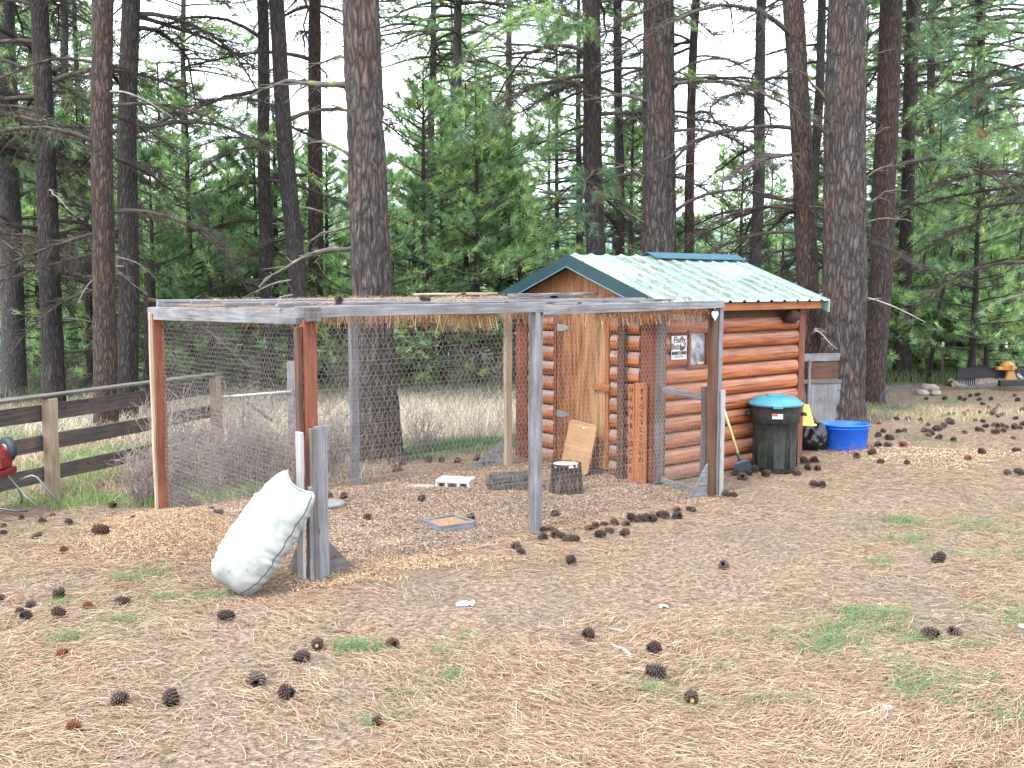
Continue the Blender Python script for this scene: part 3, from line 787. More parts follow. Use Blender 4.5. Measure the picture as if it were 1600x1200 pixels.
def half_log(parent, ax, a0, a1, base, sgn, z, h=.16):
    h = h * random.uniform(.965, 1.0); a1 = a1 - random.uniform(0, .008)
    """one half round log from a0 to a1 along ax, bulging to sgn from the wall plane base"""
    mb = MB(); n = 9; off = .042
    prof = [(base, z + .006)]
    for i in range(n):
        t = i / (n - 1); an = math.pi * (t - .5)
        prof.append((base + sgn * (.012 + off * math.cos(an) ** .8), z + h / 2 + (h / 2 - .006) * math.sin(an)))
    prof.append((base, z + h - .006))
    k = 7; vs, fs = [], []; m = len(prof)
    for j in range(k + 1):
        a = a0 + (a1 - a0) * j / k; w = .0015 * random.uniform(-1, 1)
        for p in prof:
            q = (a, p[0] + w, p[1] + w) if ax == 'x' else (p[0] + w, a, p[1] + w)
            vs.append(q)
    for j in range(k):
        for i in range(m - 1):
            f = (j * m + i, (j + 1) * m + i, (j + 1) * m + i + 1, j * m + i + 1)
            fs.append(f)
    mb.add(vs, fs, 0, True)
    mb.add(vs[:m], [tuple(range(m))]); mb.add(vs[-m:], [tuple(range(m))[::-1]])
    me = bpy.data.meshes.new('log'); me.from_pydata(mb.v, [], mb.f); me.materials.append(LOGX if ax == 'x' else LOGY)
    me.polygons.foreach_set('use_smooth', mb.sm); me.update()
    return link('log', me, parent)
brown = wood('brown', 'z')
# side wall facing the camera's right (plane y=0)
w1 = MB(); w1.box(0, SL, 0, .03, 0.02, SHH); wall1 = w1.build('side_wall', wood('brown', 'x'), shed)
WX0, WX1, WZ0, WZ1 = .40, .68, 1.13, 1.46
for i in range(11):
    z = .0 + .16 * i
    if z + .16 > SHH + .03: continue
    if z < WZ1 - .03 and z + .16 > WZ0 + .02:
        half_log(wall1, 'x', .07, WX0 - .02, 0, -1, z); half_log(wall1, 'x', WX1 + .02, SL - .06, 0, -1, z)
    else: half_log(wall1, 'x', .07, SL - .06, 0, -1, z)
# front wall with the door (plane x=0), seen through the wire
w2 = MB(); w2.box(0, .03, .031, SW, .02, SHH); wall2 = w2.build('front_wall', wood('brown', 'y'), shed)
for i in range(11):
    z = .16 * i
    if z + .16 > SHH + .03: continue
    half_log(wall2, 'y', .20, .60, 0, -1, z); half_log(wall2, 'y', 1.44, 1.86, 0, -1, z)
w3 = MB(); w3.box(SL - .03, SL, .031, SW, .02, SHH); wall3 = w3.build('back_wall', brown, shed)
w4 = MB(); w4.box(.031, SL - .031, SW - .03, SW - .001, .02, SHH); wall4 = w4.build('far_side_wall', brown, shed)
for i in range(10): half_log(wall4, 'x', .05, SL - .05, SW, 1, .16 * i); half_log(wall3, 'y', .06, SW - .06, SL, 1, .16 * i)
# corner boards
for (x0, x1, y0, y1) in ((-.055, .065, -.058, .0), (-.058, -.001, .002, .17), (SL - .055, SL + .055, -.052, -.002), (-.055, -.002, SW - .14, SW + .05)):
    q = MB(); q.box(x0, x1, y0, y1, .015, SHH - .01); q.build('corner_board', wood('red', 'z'), shed, bevel=.004)
q = MB(); q.box(-.05, -.003, .615, .655, .05, SHH - .03); q.build('door_trim', wood('orange', 'z'), shed, bevel=.003)
q = MB(); q.box(-.05, -.003, 1.40, 1.435, .05, SHH - .03); q.build('door_trim', wood('red', 'z'), shed, bevel=.003)
q = MB(); q.box(-.035, -.004, .17, 1.86, 0.0, .035); q.build('sill_board', wood('grey', 'y'), shed, bevel=.003)
# door: two plywood tones with a batten
def door():
    m, n, l, b = newmat('door_plywood')
    g = noise_node(n, l, mapping(n, l, (7, 14, 1.1)), 2.4, 6, .62)
    r = ramp(n, [(.36, (.10, .032, .011)), (.52, (.24, .096, .034)), (.70, (.35, .20, .105))])
    sep = n.new('ShaderNodeSeparateXYZ'); tc = n.new('ShaderNodeTexCoord'); l.new(tc.outputs['Object'], sep.inputs[0])
    mr = n.new('ShaderNodeMapRange'); mr.inputs[1].default_value = 1.35; mr.inputs[2].default_value = .85; mr.inputs[3].default_value = -.12; mr.inputs[4].default_value = .14
    l.new(sep.outputs[1], mr.inputs[0])
    a = n.new('ShaderNodeMath'); l.new(g.outputs['Fac'], a.inputs[0]); l.new(mr.outputs[0], a.inputs[1]); l.new(a.outputs[0], r.inputs[0])
    l.new(r.outputs[0], b.inputs['Base Color']); b.inputs['Roughness'].default_value = .75
    bump(n, l, g.outputs['Fac'], .4, .006, b)
    q = MB(); q.box(-.045, -.004, .665, 1.39, .05, 1.66); return q.build('door', m, shed, bevel=.003)
dr = door()
metal = plain('zinc', (.55, .57, .6), .35, .8, var=.1)
for z in (1.48, .56):
    q = MB(); q.box(-.052, -.046, 1.30, 1.385, z - .035, z + .035); q.prism([(1.30, z - .035), (1.30, z + .035), (1.19, z + .010), (1.19, z - .010)], 'x', -.052, -.046); q.build('hinge', metal, dr)
q = MB(); q.box(-.075, -.05, .58, .82, .86, .93); q.box(-.068, -.046, .64, .665, .83, .96); q.build('latch', wood('orange', 'y'), dr, bevel=.004)
# window
q = MB()
q.box(WX0 - .018, WX0 + .016, -.066, -.001, WZ0 - .03, WZ1 + .03); q.box(WX1 - .016, WX1 + .018, -.066, -.001, WZ0 - .03, WZ1 + .03)
q.box(WX0 + .017, WX1 - .017, -.066, -.001, WZ0 - .03, WZ0 + .006); q.box(WX0 + .017, WX1 - .017, -.066, -.001, WZ1 - .006, WZ1 + .03)
win = q.build('window', wood('red', 'z'), shed, bevel=.003)
def glass():
    m, n, l, b = newmat('window_glass')
    t = noise_node(n, l, mapping(n, l, (1, 1, 1)), 9, 4)
    r = ramp(n, [(.4, (.10, .11, .14)), (.65, (.45, .47, .52))]); l.new(t.outputs['Fac'], r.inputs[0])
    l.new(r.outputs[0], b.inputs['Base Color']); b.inputs['Roughness'].default_value = .12; b.inputs['Specular IOR Level'].default_value = .8
    return m
q = MB(); q.box(WX0 + .017, WX1 - .017, -.03, -.02, WZ0 + .007, WZ1 - .007); q.build('pane', glass(), win)
q = MB(); q.box(.56, .65, -.034, -.031, WZ0 + .012, WZ0 + .03); q.build('sticker', plain('yellow_sticker', (.7, .68, .08), .6), win)
# gable boards above the front wall
RZ, EZ = 2.235, 1.76
slope = (RZ - EZ) / (SW / 2 + .27)
def roof_z(y): return RZ - abs(y - SW / 2) * slope
y = -.02; gw = wood('gable', 'z')
gb = MB(); gb.prism([(0.0, SHH - .02), (SW, SHH - .02), (SW, roof_z(SW) - .05), (SW / 2, roof_z(SW / 2) - .05), (0, roof_z(0) - .05)], 'x', .002, .03); gable = gb.build('gable', brown, shed)
while y < SW:
    y2 = min(y + .118, SW + .02); c = (y + y2) / 2
    q = MB(); z1, z2 = roof_z(y + .004) - .045, roof_z(y2 - .004) - .045
    pts = [(y + .004, SHH - .03), (y2 - .004, SHH - .03), (y2 - .004, z2)]
    if y < SW / 2 < y2: pts.append((SW / 2, RZ - .045))
    pts.append((y + .004, z1))
    q.prism(pts, 'x', -.02 - random.uniform(0, .004), .001); q.build('gable_board', gw, gable); y = y2
    # same at the back
q = MB(); q.prism([(0.0, SHH - .02), (SW, SHH - .02), (SW / 2, RZ - .05)], 'x', SL - .03, SL - .002); q.build('back_gable', brown, shed)
# roof of ribbed sheets
def roof_mat():
    m, n, l, b = newmat('pale_green_sheet')
    t = noise_node(n, l, mapping(n, l, (1, 1, 1)), 2.2, 5)
    r = ramp(n, [(.3, (.175, .31, .29)), (.7, (.25, .38, .355))]); l.new(t.outputs['Fac'], r.inputs[0])
    d = noise_node(n, l, mapping(n, l, (14, 2.2, 2.2)), 1.6, 6, .7)
    dr_ = ramp(n, [(.61, (0, 0, 0)), (.70, (.7, .7, .7))]); l.new(d.outputs['Fac'], dr_.inputs[0])
    c = mixc(n, l, dr_.outputs[0], r.outputs[0], (.17, .14, .11))
    l.new(c, b.inputs['Base Color']); b.inputs['Roughness'].default_value = .38
    return m
ROOF = roof_mat()
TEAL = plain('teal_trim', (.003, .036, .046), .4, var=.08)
TEALB = plain('blue_green_cap', (.02, .11, .17), .35, var=.08)
X0, X1 = -.26, SL + .17
P = .225
def rib(x):
    t = ((x - X0) / P) % 1
    return .020 * max(0, min(1, (1 - abs(t - .5) * 2 - .72) / .16)) + (.003 if .18 < t < .22 or .78 < t < .82 else 0)
for side in (0, 1):
    ya, yb = (SW / 2, -.27) if side == 0 else (SW / 2, SW + .27)
    nsh = 3
    for sidx in range(nsh):
        xa = X0 + (X1 - X0) * sidx / nsh; xb = X0 + (X1 - X0) * (sidx + 1) / nsh + (.015 if sidx < nsh - 1 else 0)
        xs = np.arange(xa, xb, .0075); xs = np.append(xs, xb)
        vs, fs = [], []
        rows = [0, .33, .66, 1]
        for th in (0, -.004):
            for tr in rows:
                yy = ya + (yb - ya) * tr
                for x in xs: vs.append((x, yy, roof_z(yy) + rib(x) + th + .0015 * (sidx % 2)))
        m = len(xs); R_ = len(rows)
        for q0 in range(2):
            for a in range(R_ - 1):
                for i in range(m - 1):
                    k = q0 * R_ * m + a * m + i; f = (k, k + 1, k + m + 1, k + m); fs.append(f if (q0 == 0) != (side == 0) else f[::-1])
        k = (R_ - 1) * m
        for i in range(m - 1): fs.append((k + i, k + i + 1, R_ * m + k + i + 1, R_ * m + k + i))
        q = MB(); q.add(vs, fs, 0, False); q.build('roof_sheet', ROOF, shed)
# fascia boards front and back, eave boards, ridge cap
for xx, nm in ((X0 - .012, 'fascia'), (X1 - .012, 'fascia')):
    for side in (0, 1):
        yo = -.27 if side == 0 else SW + .27
        yc = SW / 2
        q = MB(); q.prism([(yc, RZ + .008), (yo, EZ + .008), (yo, EZ - .125), (yc, RZ - .125)] if side == 0 else [(yc, RZ + .008), (yc, RZ - .125), (yo, EZ - .125), (yo, EZ + .008)], 'x', xx, xx + .020)
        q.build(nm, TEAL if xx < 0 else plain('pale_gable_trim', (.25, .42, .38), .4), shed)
        q = MB(); q.beam((xx - .004, yc, RZ - .122), (xx - .004, yo, EZ - .122), .012, .008, jit=0); q.build('fascia_edge', plain('pale_edge', (.12, .24, .25), .4), shed)
for yo in (-.20, SW + .20):
    q = MB(); q.box(X0 + .05, X1 - .06, yo - .012, yo + .012, EZ - .085, EZ - .012); q.build('eave_board', wood('orange', 'x'), shed)
    q = MB(); y0_, y1_ = (yo + .013, -.002) if yo < 0 else (SW + .002, yo - .013); q.box(X0 + .05, X1 - .06, y0_, y1_, EZ - .045, EZ - .03); q.build('soffit', wood('brown', 'x'), shed)
q = MB()
for x0_, x1_ in ((.92, X1 + .01),):
    q.prism([(SW / 2, RZ + .05), (SW / 2 - .15, RZ + .05 - .15 * slope - .008), (SW / 2 - .15, RZ + .044 - .15 * slope - .008), (SW / 2, RZ + .044), (SW / 2 + .15, RZ + .044 - .15 * slope - .008), (SW / 2 + .15, RZ + .05 - .15 * slope - .008)], 'x', x0_, x1_)
q.build('ridge_cap', TEALB, shed)
q = MB()
for i in range(int((X1 - X0) / P)):
    for yy in (-.2, .1, .45, .8):
        x_ = X0 + P * (i + .12); q.box(x_ - .006, x_ + .006, yy - .006, yy + .006, roof_z(yy) + .001, roof_z(yy) + .009)
tag(q.build('roof_screws', plain('screw', (.25, .3, .3), .4, .6), shed), kind='stuff')
# old wasp nest under the eave
ns = MB(); ns.lathe([(.0, -.07), (.05, -.06), (.085, -.01), (.08, .05), (.05, .09), (0, .1)], 14)
vs = [(v[0] + 0.03 * vnoise(v[0] * 22, v[1] * 22, v[2] * 22), v[1] + 0.03 * vnoise(v[0] * 22 + 9, v[1] * 22, v[2] * 22), v[2]) for v in ns.v]; ns.v = [tuple(float(c) for c in v) for v in vs]
nest = ns.build('nest', plain('mud_nest', (.05, .028, .018), .9, var=.4, scale=20, bmp=.5)); bx, by = LW(4.17 + 1.98, .74 - .12)
nest.location = (bx, by, 1.58); tag(nest, 'dark brown nest tucked under the eave of the shed', 'nest')

# text helper
FONT = None
def text(parent, s, loc, rot, size, mat, name='lettering', bold=0.0, align='CENTER', ext=.0006, sx=1.0):
    cu = bpy.data.curves.new('t', 'FONT'); cu.body = s; cu.size = size; cu.extrude = ext; cu.offset = bold; cu.align_x = align; cu.align_y = 'CENTER'
    o = bpy.data.objects.new('t', cu); C.objects.link(o)
    dg = bpy.context.evaluated_depsgraph_get(); me = bpy.data.meshes.new_from_object(o.evaluated_get(dg))
    bpy.data.objects.remove(o)
    me.materials.clear(); me.materials.append(mat)
    t = link(name, me, parent, loc); t.rotation_euler = rot; t.scale = (sx, 1, 1); return t
BLACK = plain('black_paint', (.02, .02, .02), .5)
WHITE = plain('white_card', (.80, .80, .80), .5, var=.03)
# the white hen sign on the side wall
sx, sy = LW(4.17 + .24, .74 - .062)
sign = thing('sign', 'white sign with black lettering and a hen on the shed logs beside the window', 'sign', (sx, sy, 1.32), ROTZ)
q = MB(); q.box(-.115, .105, -.004, .004, -.115, .115); bd = q.build('board', WHITE, sign)
RX = (R(90), 0, 0)
text(sign, 'Fluffy', (.0, -.0048, .075), RX, .082, BLACK, bold=.0022)
text(sign, 'Butt', (-.062, -.0048, .01), RX, .082, BLACK, bold=.0022, sx=.8)
text(sign, 'hut', (-.0, -.0075, -.052), RX, .03, WHITE)
text(sign, 'welcome', (-.01, -.0048, -.085), RX, .036, BLACK)
q = MB(); q.box(-.11, .10, -.0066, -.0042, -.068, -.036); q.build('band', BLACK, sign)
hen = [(.01, -.03), (.06, -.03), (.085, .0), (.095, .05), (.08, .045), (.07, .015), (.045, .01), (.025, .02), (.02, .035), (.012, .035), (.005, .02), (-.004, .015), (.004, .0)]
q = MB(); q.prism(hen, 'y', -.0066, -.0042); q.build('hen_emblem', BLACK, sign)

# ================================================================== WIRE RUN
run = thing('wire_run', 'weathered timber chicken run covered in chicken wire in front of the shed', 'chicken run', (A0[0], A0[1], 0), ROTZ)
RL, RW, TOP = 4.12, 2.60, 1.79
def beam(name, a, b, w, h, kind, up=(0, 0, 1), parent=run, bev=.003, jit=.0035):
    ax = 'x' if abs(b[0] - a[0]) > max(abs(b[1] - a[1]), abs(b[2] - a[2])) else ('y' if abs(b[1] - a[1]) > abs(b[2] - a[2]) else 'z')
    q = MB(); q.beam(a, b, w, h, up, jit=jit); return q.build(name, wood(kind, ax), parent, bevel=bev)
def post(x, y, z0, z1, w, d, kind, name='post'):
    return beam(name, (x, y, z0), (x, y, z1), d, w, kind, up=(1, 0, 0))
# front left corner: red post above, grey and pale splints below
post(.02, .03, -.05, 1.70, .085, .045, 'red')
post(-.045, .06, .95, 1.66, .035, .05, 'brown')
post(-.075, .015, -.05, .98, .022, .075, 'white')
post(.005, -.018, -.05, 1.0, .05, .04, 'darkgrey')
post(.065, -.012, -.05, 1.01, .085, .035, 'grey', 'splint')
post(-.030, -.03, -.05, .62, .028, .035, 'grey', 'splint')
# back left, mid, back mid, back right, front right
post(0, RW, -.05, 1.68, .09, .09, 'red')
post(-.06, RW - .02, -.05, 1.70, .03, .03, 'pale')
post(1.94, .0, -.05, 1.75, .05, .085, 'grey'); post(1.995, .012, -.05, 1.75, .045, .05, 'grey')
post(1.90, RW, -.05, 1.72, .085, .05, 'grey')
post(3.72, RW - .14, -.05, 1.72, .085, .05, 'pale')
post(RL - .035, .0, -.05, 1.74, .07, .06, 'brown'); post(RL + .04, -.01, -.05, 1.76, .05, .05, 'grey')
post(RL + .035, -.07, .0, .98, .03, .03, 'white', 'splint')
# rails round the top
beam('top_rail', (-.10, -.02, TOP - .035), (2.02, -.02, TOP - .03), .05, .075, 'grey')
beam('top_rail', (1.99, -.024, TOP - .055), (RL + .06, -.024, TOP - .035), .05, .07, 'grey')
beam('top_rail', (-.02, .09, TOP - .065), (-.02, RW + .08, TOP - .10), .05, .105, 'grey')
beam('top_rail', (0, RW - .02, TOP - .02), (RL - .1, RW - .02, TOP - .02), .045, .07, 'grey')
beam('top_rail', (RL - .02, .03, TOP - .06), (RL - .02, .66, TOP - .06), .045, .06, 'darkgrey')
beam('bracket', (-.05, -.06, TOP - .05), (.05, -.06, TOP - .05), .03, .09, 'darkgrey')
for yv, dz in ((.28, .015), (.62, .02), (1.12, .012), (1.7, .02), (2.25, .015)):
    beam('top_slat', (-.06 + random.uniform(-.03, .05), yv, TOP + dz - .01), (3.86 + random.uniform(-.05, .05), yv + random.uniform(-.03, .03), TOP + dz - .01), .04, .022, 'grey')
for xv in (.55, 1.25, 1.98, 2.7, 3.4):
    beam('cross_slat', (xv, .02, TOP - .014), (xv + random.uniform(-.03, .03), RW, TOP - .014), .045, .018, 'grey')
beam('top_slat', (2.55, 2.47, TOP + .045), (3.50, 2.40, TOP + .05), .11, .02, 'pale')
beam('top_slat', (2.95, 1.5, TOP + .04), (4.02, 1.45, TOP + .05), .09, .028, 'grey')
# gate frame between front right corner and shed corner
g0 = (RL + .0, .10, 0); gy1 = .66
gate = MB(); gate.beam((RL, gy1, .02), (RL, gy1, 1.68), .09, .04, up=(0, 1, 0)); gt = gate.build('gate', wood('darkgrey', 'z'), run, bevel=.003)
beam('stile', (RL, .12, .02), (RL, .12, 1.0), .04, .055, 'darkgrey', up=(0, 1, 0), parent=gt)
for zz in (.03, .90, 1.61):
    beam('gate_rail', (RL - .012, .13, zz - .02 + .02 * (zz > .5)), (RL - .012, gy1 - .05, zz + .03), .03, .055, 'grey', parent=gt)
post(RL + .03, .72, 0, 1.7, .05, .05, 'grey')
# gussets
def gusset(p0, p1, zt, kind='grey'):
    q = MB(); a = Vector((*p0, 0)); b = Vector((*p1, 0)); t = (b - a).normalized(); nn = Vector((-t.y, t.x, 0)) * .008
    vs = [a - nn, b - nn, a - nn + Vector((0, 0, zt)), a + nn, b + nn, a + nn + Vector((0, 0, zt))]
    q.add(vs, [(0, 1, 2), (3, 5, 4), (0, 3, 4, 1), (1, 4, 5, 2), (2, 5, 3, 0)]); q.build('gusset', wood(kind, 'x'), run)
gusset((.09, .02), (.34, .04), .26, 'darkgrey'); gusset((.06, RW - .03), (.36, RW - .05), .26, 'darkgrey')
gusset((RL - .06, .01), (RL - .30, .04), .32); gusset((3.68, RW - .10), (3.36, RW + .03), .27); gusset((-.03, .1), (-.03, .3), .25, 'darkgrey')
# heart shaped tin ornament on the gate corner
hp = [(math.sin(a) ** 3 * .045, (13 * math.cos(a) - 5 * math.cos(2 * a) - 2 * math.cos(3 * a) - math.cos(4 * a)) * .003) for a in np.linspace(0, 2 * math.pi, 20, endpoint=False)]
q = MB(); q.prism(hp, 'y', -.004, .004)
ho = q.build('heart_ornament', plain('white_tin', (.72, .74, .78), .35, .3)); hx, hy = LW(RL - .09, -.06); ho.location = (hx, hy, 1.66); ho.rotation_euler = (0, 0, ROTZ)
tag(ho, 'small white tin heart hanging at the top right corner of the run', 'ornament')
hk = MB(); hk.tube([(0, 0, .04), (0, .015, .075), (0, .05, .085)], .003, 5); hk.build('hook', metal, ho)

# chicken wire: real hexagonal mesh
def hexwire(W, H, p=.042, seed=0):
    r = np.random.default_rng(seed)
    a = p / math.sqrt(3)
    nx, nz = int(W / p) + 2, int(H / (1.5 * a)) + 2
    segs = []
    for j in range(nz):
        for i in range(nx):
            cx = (i + .5 * (j % 2)) * p; cz = j * 1.5 * a
            pts = [(cx + a * math.cos(R(30 + 60 * k)), cz + a * math.sin(R(30 + 60 * k))) for k in range(6)]
            for k in (0, 1, 5): segs.append((*pts[k], *pts[(k + 1) % 6]))
    S = np.array(segs); ok = (S[:, [0, 2]] > 0).all(1) & (S[:, [0, 2]] < W).all(1) & (S[:, [1, 3]] > 0).all(1) & (S[:, [1, 3]] < H).all(1)
    return S[ok]
def wire_panel(S, org, u, v, r=.0009, name='wire_mesh', sag=.012):
    u, v, org = np.array(u, float), np.array(v, float), np.array(org, float)
    nrm = np.cross(u, v)
    def pt(a, b):
        d = sag * vnoise(a * 2.3, b * 2.3, len(S) * .01) + .003 * vnoise(a * 14, b * 14, 1)
        return org + a[:, None] * u + b[:, None] * v + d[:, None] * nrm
    Pa = np.stack([pt(S[:, 0], S[:, 1]), pt(S[:, 2], S[:, 3])], 1)
    V, F = tubes(Pa, np.full((len(S), 2), r), 3)
    return link(name, mesh_np(name, V, F, WIRE), run)
ux, uy, uz = (1, 0, 0), (0, 1, 0), (0, 0, 1)
wire_panel(hexwire(RL - .05, 1.72), (.0, .03, .02), ux, uz)
wire_panel(hexwire(RW - .05, 1.68), (.03, .05, .02), uy, uz)
wire_panel(hexwire(3.7, 1.7), (.0, RW - .06, .02), ux, uz)
wire_panel(hexwire(.52, 1.6), (RL - .03, .14, .05), uy, uz)
wire_panel(hexwire(RL - .1, RW), (.0, .0, TOP - .028), ux, uy, sag=.02)
def gridwire(W, H, px=.05, pz=.10):
    S = [(x, z, x, min(H, z + pz)) for x in np.arange(0, W, px) for z in np.arange(0, H - .01, pz)]
    S += [(x, z, min(W, x + px), z) for z in np.arange(0, H + .01, pz) for x in np.arange(0, W, px)]
    return np.array(S)
wire_panel(gridwire(RL - .05, .72), (.0, .042, .01), ux, uz, .0009, 'welded_mesh')
wire_panel(gridwire(RW - .05, .72), (.016, .05, .01), uy, uz, .0009, 'welded_mesh')
wire_panel(gridwire(3.7, .62), (.0, RW - .045, .01), ux, uz, .0009, 'welded_mesh')

# welcome planks leaning in the shed corner
bxy = LW(4.06, 1.03)
pl = thing('lettered_board', 'orange board with black hand lettering standing in the corner by the run gate', 'board', (*LW(4.075, .86), 0), ROTZ)
q = MB(); q.box(-.012, .012, -.075, .075, 0, .98); q.build('plank', wood('orange', 'z'), pl, bevel=.003)
q = MB(); q.box(-.016, .008, .080, .155, 0, .96); q.build('plank', wood('orange', 'z'), pl, bevel=.003)
RT = (R(90), 0, R(-90))
for i, ch in enumerate('HENS&LOCKE'): text(pl, ch, (-.0175, .118, .90 - i * .088), RT, .070, BLACK, bold=.0022)
for i, ch in enumerate('EFOCSC2IUO'): text(pl, ch, (-.0135, -.02, .90 - i * .075), RT, .066, BLACK, bold=.0022)
for (lx, ly, w_, kind, lab) in ((4.06, 1.12, .09, 'brown', 'dark brown weathered board standing against the shed logs behind the lettered board'),):
    o = MB(); o.box(-.01, .01, -w_ / 2, w_ / 2, 0, 1.66); o = o.build('board', wood(kind, 'z'), None, bevel=.003)
    o.location = (*LW(lx, ly), 0); o.rotation_euler = (0, 0, ROTZ); tag(o, lab, 'board')

# ================================================================== THINGS IN THE RUN
x, y = G(884, 771)
st = thing('stump', 'upright bark covered stump inside the run below the leaning plywood', 'stump', (x, y, gz(x, y)), 0)
sm = trunk_mesh('bark', [(0, 0, -.02), (0, 0, .28)], [.135, .125], BARK_GREY, 60, 24, .012, 3, .2)
link('bark', sm, st)
q = MB(); q.lathe([(0, .281), (.07, .283), (.118, .279), (.124, .25)], 32); q.build('cut_top', plain('sawn_wood', (.55, .50, .42), .8, var=.2, scale=14), st)
# leaning plywood
x, y = LW(4.02, 1.62)
p = MB(); w_, h_, c_ = .40, .52, .045
pts = []
for (cx_, cz_, a0) in ((w_ / 2 - c_, h_ - c_, 0), (-w_ / 2 + c_, h_ - c_, 90), (-w_ / 2 + c_, c_, 180), (w_ / 2 - c_, c_, 270)):
    for k in range(5): an = R(a0 + k * 22.5); pts.append((cx_ + c_ * math.cos(an), cz_ + c_ * math.sin(an)))
p.prism(pts, 'y', -.009, .009); o = p.build('plywood_board', wood('plywood', 'x'), None)
o.location = (LW(3.90, 1.62)[0], LW(3.90, 1.62)[1], .02); o.rotation_euler = (R(-12), R(4), R(-50)); tag(o, 'tan plywood board with rounded corners leaning on the shed door', 'board')
q = MB(); q.lathe([(0, .0), (.012, .0), (.012, .004), (0, .004)], 12); hh_ = q.build('hang_hole', WHITE, o); hh_.location = (.02, -.0095, h_ - .06); hh_.rotation_euler = (R(90), 0, 0)
# stacked slabs
x, y = G(800, 762); t = thing('slab_stack', 'stack of dark weathered slabs lying inside the run left of the stump', 'slabs', (x, y, gz(x, y)), R(8))
dk = plain('dark_slab', (.085, .075, .07), .9, var=.45, scale=12, bmp=.6)
for k, (x0_, x1_, y0_, y1_, z0_, z1_, rz_) in enumerate(((-.24, .22, -.16, .14, 0, .075, 0), (-.19, .25, -.12, .16, .077, .13, .12))):
    q = MB(); q.beam((x0_, 0, (z0_ + z1_) / 2), (x1_, 0, (z0_ + z1_) / 2), y1_ - y0_, z1_ - z0_, jit=.008, n=9); s_ = q.build('slab', dk, t, bevel=.006); s_.rotation_euler = (0, 0, rz_)
# white block with holes
x, y = G(712, 757); t = thing('concrete_block', 'white concrete block with dark holes lying flat inside the run', 'block', (x, y, gz(x, y)), R(-14))
q = MB()
q.box(-.17, .17, -.12, .12, .045, .075)
for a_ in (-.17, -.075, .045, .145): q.box(a_, a_ + .03, -.118, .118, 0, .0445)
q.build('body', plain('pale_concrete', (.62, .62, .62), .8, var=.15, scale=18, bmp=.3), t, bevel=.004)
q = MB(); q.box(-.168, .168, -.03, .03, .002, .043); q.build('web', plain('concrete_web', (.3, .3, .3), .9), t)
x, y = G(650, 757); q = MB(); q.box(-.18, .18, -.06, .06, 0, .012); o = q.build('white_strip', plain('whitewash', (.62, .60, .58), .9, var=.2), None); o.location = (x, y, gz(x, y) - .002); o.rotation_euler = (0, 0, R(-6)); tag(o, 'whitish flat strip half buried in the wood chips left of the white block', 'strip')
# square frame lying on the chips
x, y = G(701, 822); t = thing('sand_frame', 'square wooden frame full of sand lying on the wood chips', 'frame', (x, y, gz(x, y)), R(38))
fw = .155
for k in range(4):
    q = MB(); q.beam((-fw, -fw, .028), (fw - .02, -fw, .028), .022, .055, jit=.001); s_ = q.build('side_board', wood('grey', 'x'), t, bevel=.002); s_.rotation_euler = (0, 0, k * math.pi / 2)
q = MB(); q.box(-fw + .01, fw - .01, -fw + .01, fw - .01, -.01, .035); q.build('sand', plain('sand', (.42, .25, .15), .95, var=.35, scale=40, bmp=.6), t)
# round pale lid
x, y = G(515, 790); q = MB(); q.lathe([(0, .028), (.11, .028), (.135, .024), (.14, .0), (.1, -.01)], 32)
o = q.build('stone_disc', plain('disc_concrete', (.30, .29, .28), .85, var=.15, scale=15, bmp=.3), None); o.location = (x, y, gz(x, y) + .005); tag(o, 'round grey stone disc on the ground just right of the front left post', 'stone')

